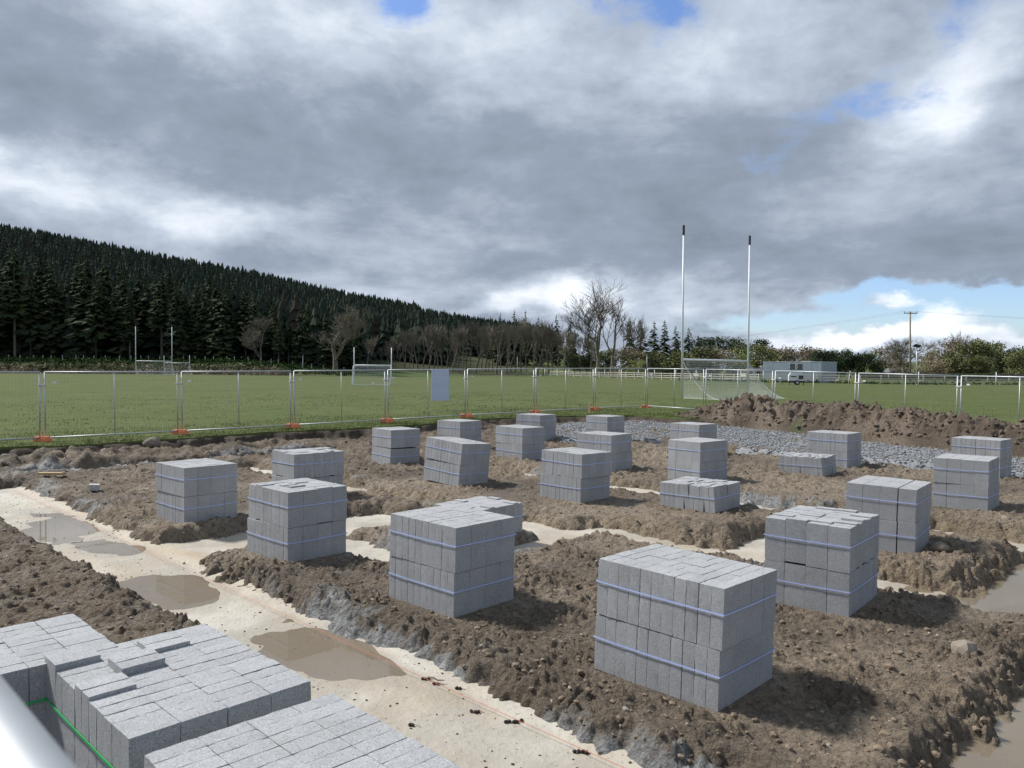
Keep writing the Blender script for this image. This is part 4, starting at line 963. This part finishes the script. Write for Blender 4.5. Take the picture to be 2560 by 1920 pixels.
# weeds along the rail fence and scrub on the bank
def clumps_obj(name, pts, size, mat, seed, label, cat):
    r = np.random.RandomState(seed); n = len(pts); k = 26
    c = np.repeat(np.asarray(pts), k, 0); m_ = len(c); off = r.normal(0, 1, (m_, 3)) * size * .5; off[:, 2] = np.abs(off[:, 2]) * .9; c = c + off
    a1 = r.normal(0, 1, (m_, 3)); a1 /= np.linalg.norm(a1, axis=1)[:, None]; a2 = np.cross(a1, r.normal(0, 1, (m_, 3))); a2 /= np.linalg.norm(a2, axis=1)[:, None]; q = (size * .28 * (.5 + r.rand(m_)))[:, None]
    V = np.stack([c - a1 * q, c + a2 * q * .6, c + a1 * q, c - a2 * q * .6], 1).reshape(-1, 3)
    o = link(name, np_mesh(name, V, np.arange(4 * m_).reshape(-1, 4), mat, False)); return tag(o, label, cat, None, 'stuff')
FP = [at(p, d) for p, d in ((2700, 110), (2560, 112), (2143, 114), (1900, 122), (1700, 142), (1550, 160), (1366, 182))]
def along(path, step):
    out = []; carry = 0
    for (x0, y0), (x1, y1) in zip(path[:-1], path[1:]):
        L = math.dist((x0, y0), (x1, y1)); t_ = carry
        while t_ < L: out.append((x0 + (x1 - x0) * t_ / L, y0 + (y1 - y0) * t_ / L, math.atan2(y1 - y0, x1 - x0))); t_ += step
        carry = t_ - L
    return out
leafmat('leaf_weed', (.055, .090, .026), (.035, .06, .018))
wp = [(x + tr.uniform(-.6, .6), y - tr.uniform(.2, 2.6), float(zfield(x, y))) for x, y, a in along(FP[:5], .45)]
clumps_obj('weeds', wp, .42, M['leaf_weed'], 4, 'rank green weeds growing along the white rail fence', 'weeds')
sp = []
for k in range(520):
    px = tr.uniform(-60, 880); d = tr.uniform(154, 166); x, y = at(px, d); sp.append((x, y, float(zfield(x, y))))
clumps_obj('bank_scrub', sp, .8, M['leaf_weed'], 5, 'low scrub and rank grass on the bank below the forest', 'scrub')
sp = []
for k in range(500):
    px = tr.uniform(-60, 720); d = tr.uniform(151, 157); x, y = at(px, d); sp.append((x, y, float(zfield(x, y))))
clumps_obj('dead_grass', sp, .7, M['leaf_brown'], 6, 'dead brown grass at the foot of the forest bank', 'dead grass')

# ================================================================== rail fence, poles, buildings beyond the pitch
rf = empty('rail_fence', (FP[2][0], FP[2][1], float(zfield(*FP[2]))), 0, 'long weathered white post and rail fence beyond the pitch', 'fence')
o0 = Vector(rf.location); posts = along(FP, 3.0); pm = MB().box((0, 0, .62), (.16, .12, 1.4)).mesh('post', M['fence_white']); rm = {}
pz_ = [(x, y, float(zfield(x, y)), a) for x, y, a in posts]
for x, y, z, a in pz_: link('post', pm, rf, Vector((x, y, z)) - o0, (0, 0, a))
for (x0, y0, z0, a0), (x1, y1, z1, a1) in zip(pz_[:-1], pz_[1:]):
    L = math.dist((x0, y0), (x1, y1)); aa = math.atan2(y1 - y0, x1 - x0)
    for h in (.42, .80, 1.18):
        if 'r' not in rm: rm['r'] = MB().box((.5, 0, 0), (1, .05, .13)).mesh('rail', M['fence_white'])
        o = link('rail', rm['r'], rf, Vector((x0, y0, z0 + h)) - o0 + Vector((math.sin(aa) * .08, -math.cos(aa) * .08, 0)), (0, -math.atan2(z1 - z0, L), aa)); o.scale = (L, 1, 1)
wpm = MB().tube([(0, 0, -.1), (0, 0, 1.85)], [.05, .045], 8).mesh('white_pole', M['white_paint'], True)
for k, (px, d, ln) in enumerate(((1361, 170, 0), (1392, 165, .05), (1422, 160, .02), (1510, 150, .08), (1548, 146, 0), (1593, 142, .12), (1636, 137, 0), (1689, 132, .01), (1740, 126, 0), (1851, 114, .03), (1908, 110, .01), (2121, 104, .12), (2296, 102, .02), (2490, 100, .01))):
    x, y = at(px, d); o = link('white_pole', wpm, None, (x, y, float(zfield(x, y))), (0, ln, 0)); tag(o, 'short white plastic pole standing on the grass before the rail fence', 'pole', 'short white poles by the rail fence')
ypm = MB().box((0, 0, .30), (.55, .04, .32), bev=.01).box((-.2, 0, .06), (.05, .05, .16)).box((.2, 0, .06), (.05, .05, .16)).mesh('marker_plate', M['yellow'])
for px, d in ((1928, 105), (2132, 98), (1755, 118)):
    x, y = at(px, d); tag(link('marker_plate', ypm, None, (x, y, float(zfield(x, y)) + .25)), 'small yellow marker plate in the weeds before the rail fence', 'marker', 'yellow marker plates')
for k, (px, d) in enumerate(((2092, 117), (2157, 116), (2304, 116), (1840, 128), (2398, 117))):
    x, y = at(px, d); stone(x, y, (.62, .5, .42), 'large pale boulder lying behind the rail fence', 0, 30 + k, 'boulders behind the rail fence', float(zfield(x, y)))
# post fence along the forest edge
fm = MB().box((0, 0, .6), (.12, .12, 1.3)).mesh('fence_post', M['fence_white'])
for k in range(34):
    px = -30 + k * 27 + tr.uniform(-6, 6); x, y = at(px, 163.2); tag(link('fence_post', fm, None, (x, y, float(zfield(x, y))), (tr.uniform(-.08, .08), tr.uniform(-.1, .1), 0)), 'short grey fence post on the bank at the forest edge', 'fence post', 'posts along the forest edge')
# solar lamp posts
def solar(px, d, h, label):
    x, y = at(px, d); e = empty('solar_lamp_post', (x, y, float(zfield(x, y))), .2, label, 'lamp post')
    MB().tube([(0, 0, -.1), (0, 0, h)], [.08, .06], 8).obj('pole', M['galv'], e, smooth=True)
    MB().box((0, 0, h + .12), (1.0, .6, .05), rx=R(-30), ry=R(12)).obj('solar_panel', M['panel_dark'], e)
    MB().box((.1, -.25, h - .55), (.55, .28, .14), bev=.03).obj('lamp_head', M['black'], e)
    MB().tube([(0, 0, h - .5), (.1, -.2, h - .5)], .03, 6).obj('bracket', M['galv'], e)
solar(757, 158, 3.4, 'solar lamp post on the green slope below the forest')
solar(1293, 176, 4.9, 'solar lamp post before the copse of bare trees')
solar(1617, 150, 5.0, 'solar lamp post behind the fence corner')
solar(2291, 104, 5.2, 'solar lamp post near the utility pole')
# utility pole with its lines
x, y = at(2274, 128); z = float(zfield(x, y)); hp = ztop(779, 2274, 128) - z
up_ = empty('utility_pole', (x, y, z), 0, 'tall timber utility pole with a crossarm and wires', 'utility pole')
MB().tube([(.12, 0, -.3), (-.1, 0, hp)], [.17, .12], 10).obj('pole', material('pole_timber', (.30, .25, .19), .9, vary=(.22, .19, .15), vscale=2), up_, smooth=True)
ca = MB().box((-.09, -.12, hp - .3), (2.3, .12, .14), rz=.1).obj('crossarm', M['bark'], up_)
for s_ in (-1, 0, 1): MB().tube([(s_ * 1.05 - .09, -.12, hp - .25), (s_ * 1.05 - .09, -.12, hp - .05), (s_ * 1.05 - .09, -.12, hp + .02)], [.03, .07, .03], 6).obj('insulator', M['black'], up_)
for s_ in (-1, 1):
    for (tx, ty, tz) in ((-75, 115, -7.5), (105, 10, .2)):
        p0, p1 = Vector((s_ * 1.05 - .09, -.12, hp + .02)), Vector((tx, ty, hp + tz + s_ * .25)); pts = [p0.lerp(p1, k / 14) - Vector((0, 0, 1.6 * math.sin(math.pi * k / 14))) for k in range(15)]
        MB().tube(pts, .009, 4).obj('wire', M['black'], up_)
# steel clad store: corrugated wall sheets on two sides
x, y = at(2054, 118); z = float(zfield(x, y))
bd = empty('steel_store', (x, y, z), R(-45), 'pale blue-grey corrugated steel store behind the rail fence', 'building')
WL, WD, HS = 9.6, 5.6, 3.2
def sheet(n, w, h):
    m = MB(); nn = int(w / .19)
    for k in range(nn):
        x0 = -w / 2 + w * k / nn; q = w / nn; yv = (0, -.035, -.035, 0); xv = (0, q * .2, q * .6, q * .8, q)
        for a_, b2, ya, yb in ((xv[0], xv[1], 0, -.035), (xv[1], xv[2], -.035, -.035), (xv[2], xv[3], -.035, 0), (xv[3], xv[4], 0, 0)):
            m.add([(x0 + a_, ya, 0), (x0 + b2, yb, 0), (x0 + b2, yb, h), (x0 + a_, ya, h)], [(0, 1, 2, 3)])
    return m.mesh(n, M['steel_clad'])
MB().box((-WL / 2, WD / 2, HS / 2), (WL - .02, WD - .02, HS - .02)).obj('frame', M['steel_clad'], bd)
sm = sheet('wall_sheet', 1.6, HS); em = sheet('wall_sheet', 1.866, HS)
for k in range(6): link('wall_sheet', sm, bd, (-.8 - k * 1.6, -.005 - .02 * (k % 2), 0))
for k in range(3): link('wall_sheet', em, bd, (.005 + .015 * (k % 2), .933 + k * 1.866, 0), (0, 0, math.pi / 2))
MB().box((-WL / 2, WD / 2, HS + .03), (WL + .12, WD + .12, .08)).obj('roof_edge', M['galv'], bd)
MB().box((-WL * .37, WD / 2, HS + .11), (1.6, 1.0, .10), bev=.02).obj('roof_hatch', M['galv'], bd)
# mobile lighting tower
x, y = at(1990, 101); z = float(zfield(x, y))
lt = empty('lighting_tower', (x, y, z), R(-14), 'white towable lighting tower with folded lamps before the rail fence', 'lighting tower')
body = MB(); body.add([(-.95, -.55, .55), (.95, -.55, .55), (.95, .55, .55), (-.95, .55, .55), (-.95, -.55, 1.25), (-.7, -.5, 1.62), (.75, -.5, 1.62), (.95, -.55, 1.3), (-.95, .55, 1.25), (-.7, .5, 1.62), (.75, .5, 1.62), (.95, .55, 1.3)],
    [(0, 3, 2, 1), (0, 1, 7, 6, 5, 4), (3, 8, 9, 10, 11, 2), (4, 5, 9, 8), (5, 6, 10, 9), (6, 7, 11, 10), (0, 4, 8, 3), (1, 2, 11, 7)])
body.obj('canopy', M['white_paint'], lt)
MB().box((0, 0, .44), (2.1, 1.0, .2), bev=.03).obj('chassis', M['black'], lt); MB().box((.55, -.56, 1.0), (.6, .02, .5)).obj('vent_grille', M['black'], lt); MB().box((-.35, -.56, 1.1), (.7, .015, .14)).obj('side_stripe', M['rubber'], lt)
for s_ in (-1, 1):
    w_ = MB().tube([(.1, s_ * .55, .32), (.1, s_ * .78, .32)], .32, 14).obj('wheel', M['rubber'], lt); MB().tube([(.1, s_ * .785, .32), (.1, s_ * .80, .32)], .17, 10).obj('rim', M['galv'], w_)
MB().tube([(-1.0, 0, .45), (-2.0, 0, .45)], .05, 6).obj('tow_bar', M['black'], lt); MB().tube([(-1.7, 0, 0), (-1.7, 0, .6)], .04, 6).obj('jockey_leg', M['black'], lt)
for s_ in (-1, 1): MB().tube([(s_ * .85, -.6, 0), (s_ * .85, -.6, .5)], .045, 6).obj('stabiliser_leg', M['black'], lt)
MB().tube([(0, 0, 1.6), (0, 0, 2.6)], .08, 8).obj('mast', M['galv'], lt)
for sx_ in (-1, 1):
    for sz_2 in (0, 1):
        hd = MB().box((sx_ * .48, -.12, 2.15 + sz_2 * .42), (.62, .28, .36), rx=R(12), bev=.04).obj('lamp_head', M['black'], lt); MB().box((sx_ * .48, -.27, 2.13 + sz_2 * .42), (.5, .012, .24), rx=R(12)).obj('lens', M['lamp_lens'], hd)
# houses far behind
def house(px, d, w, dep, h, rise, rz, label, wmat='white_wall'):
    x, y = at(px, d); e = empty('bungalow', (x, y, float(zfield(x, y)) - .1), rz, label, 'house')
    MB().box((0, 0, h / 2), (w, dep, h)).obj('wall', M[wmat], e)
    o = .35; rfm = MB(); rfm.add([(-w / 2 - o, -dep / 2 - o, h), (w / 2 + o, -dep / 2 - o, h), (w / 2 + o, dep / 2 + o, h), (-w / 2 - o, dep / 2 + o, h), (-w / 2 + dep * .3, 0, h + rise), (w / 2 - dep * .3, 0, h + rise)],
        [(0, 3, 2, 1), (0, 1, 5, 4), (2, 3, 4, 5), (1, 2, 5), (3, 0, 4)]); r0 = rfm.obj('roof', M['slate'], e)
    MB().box((w * .22, .1, h + rise), (.6, .6, 1.3)).obj('chimney', M['white_wall'], r0)
    for k in range(3):
        wx = -w * .33 + k * w * .33
        if k == 1: MB().box((wx, -dep / 2 - .02, 1.05), (1.0, .06, 2.1)).obj('door', M['slate'], e)
        else:
            f_ = MB().box((wx, -dep / 2 - .02, 1.45), (1.7, .06, 1.2)).obj('window', M['white_paint'], e); MB().box((wx, -dep / 2 - .055, 1.45), (1.5, .02, 1.0)).obj('pane', M['glass'], f_)
house(1765, 222, 5.8, 5, 2.0, 1.5, .1, 'small white bungalow with a slate roof seen through the goal net')
house(1890, 225, 7.5, 5, 1.6, 1.2, -.05, 'long low slate-roofed bungalow between the goal and the steel store')
house(2238, 250, 8, 6, 1.6, 1.5, .1, 'grey-roofed bungalow left of the utility pole foot')
house(2405, 250, 6, 6, 1.6, 1.3, -.1, 'low bungalow beneath the olive trees')
# dark board fence behind the right-hand field
bf = empty('board_fence', (*at(2400, 168), float(zfield(*at(2400, 168)))), 0, 'low dark board fence behind the right-hand field', 'fence')
xa, xb = at(2150, 170)[0], at(2680, 166)[0]; bmx = bf.location; bpm = MB().box((0, 0, .75), (2.36, .05, 1.5)).mesh('fence_board_bay', M['bark']); k = xa
while k < xb: link('fence_board_bay', bpm, bf, (k - bmx.x, (170 - 168) - (k - xa) / (xb - xa) * 4, 0)); k += 2.4
# clipped pale hedge beside it
leafmat('leaf_hedge', (.085, .12, .03), (.06, .085, .022))
hx_ = at(2420, 160)
sp = [(hx_[0] + tr.uniform(-5, 5), hx_[1] + tr.uniform(-.5, .5), float(zfield(*hx_)) + tr.uniform(0, 1.3)) for _ in range(120)]
clumps_obj('clipped_hedge', sp, .45, M['leaf_hedge'], 9, 'low clipped yellow-green hedge before the olive trees', 'hedge')

# coarser grass tufts over the mown pitch
n = 34000; bx = r_.uniform(-30, 26, n); by = yturf(bx) + .3 + 32 * r_.rand(n) ** 1.4; bz = zfield(bx, by)
k_ = vn(bx * .8, by * .8, 55) + .6 * vn(bx * 3, by * 3, 56) > .1; bx, by, bz = bx[k_], by[k_], bz[k_]; n = len(bx)
hh = r_.uniform(.025, .065, n); an = r_.rand(n) * 6.28; w_ = .016
V = np.zeros((n, 3, 3)); V[:, 0] = np.stack([bx - w_ * np.cos(an), by - w_ * np.sin(an), bz - .01], 1); V[:, 1] = np.stack([bx + w_ * np.cos(an), by + w_ * np.sin(an), bz - .01], 1)
V[:, 2] = np.stack([bx + r_.uniform(-.03, .03, n), by + r_.uniform(-.03, .03, n), bz + hh], 1)
gb = link('grass_tufts', np_mesh('grass_tufts', V.reshape(-1, 3), np.arange(3 * n).reshape(-1, 3), M['blade'], False)); tag(gb, 'coarse grass tufts dotted over the mown pitch', 'grass', None, 'stuff')
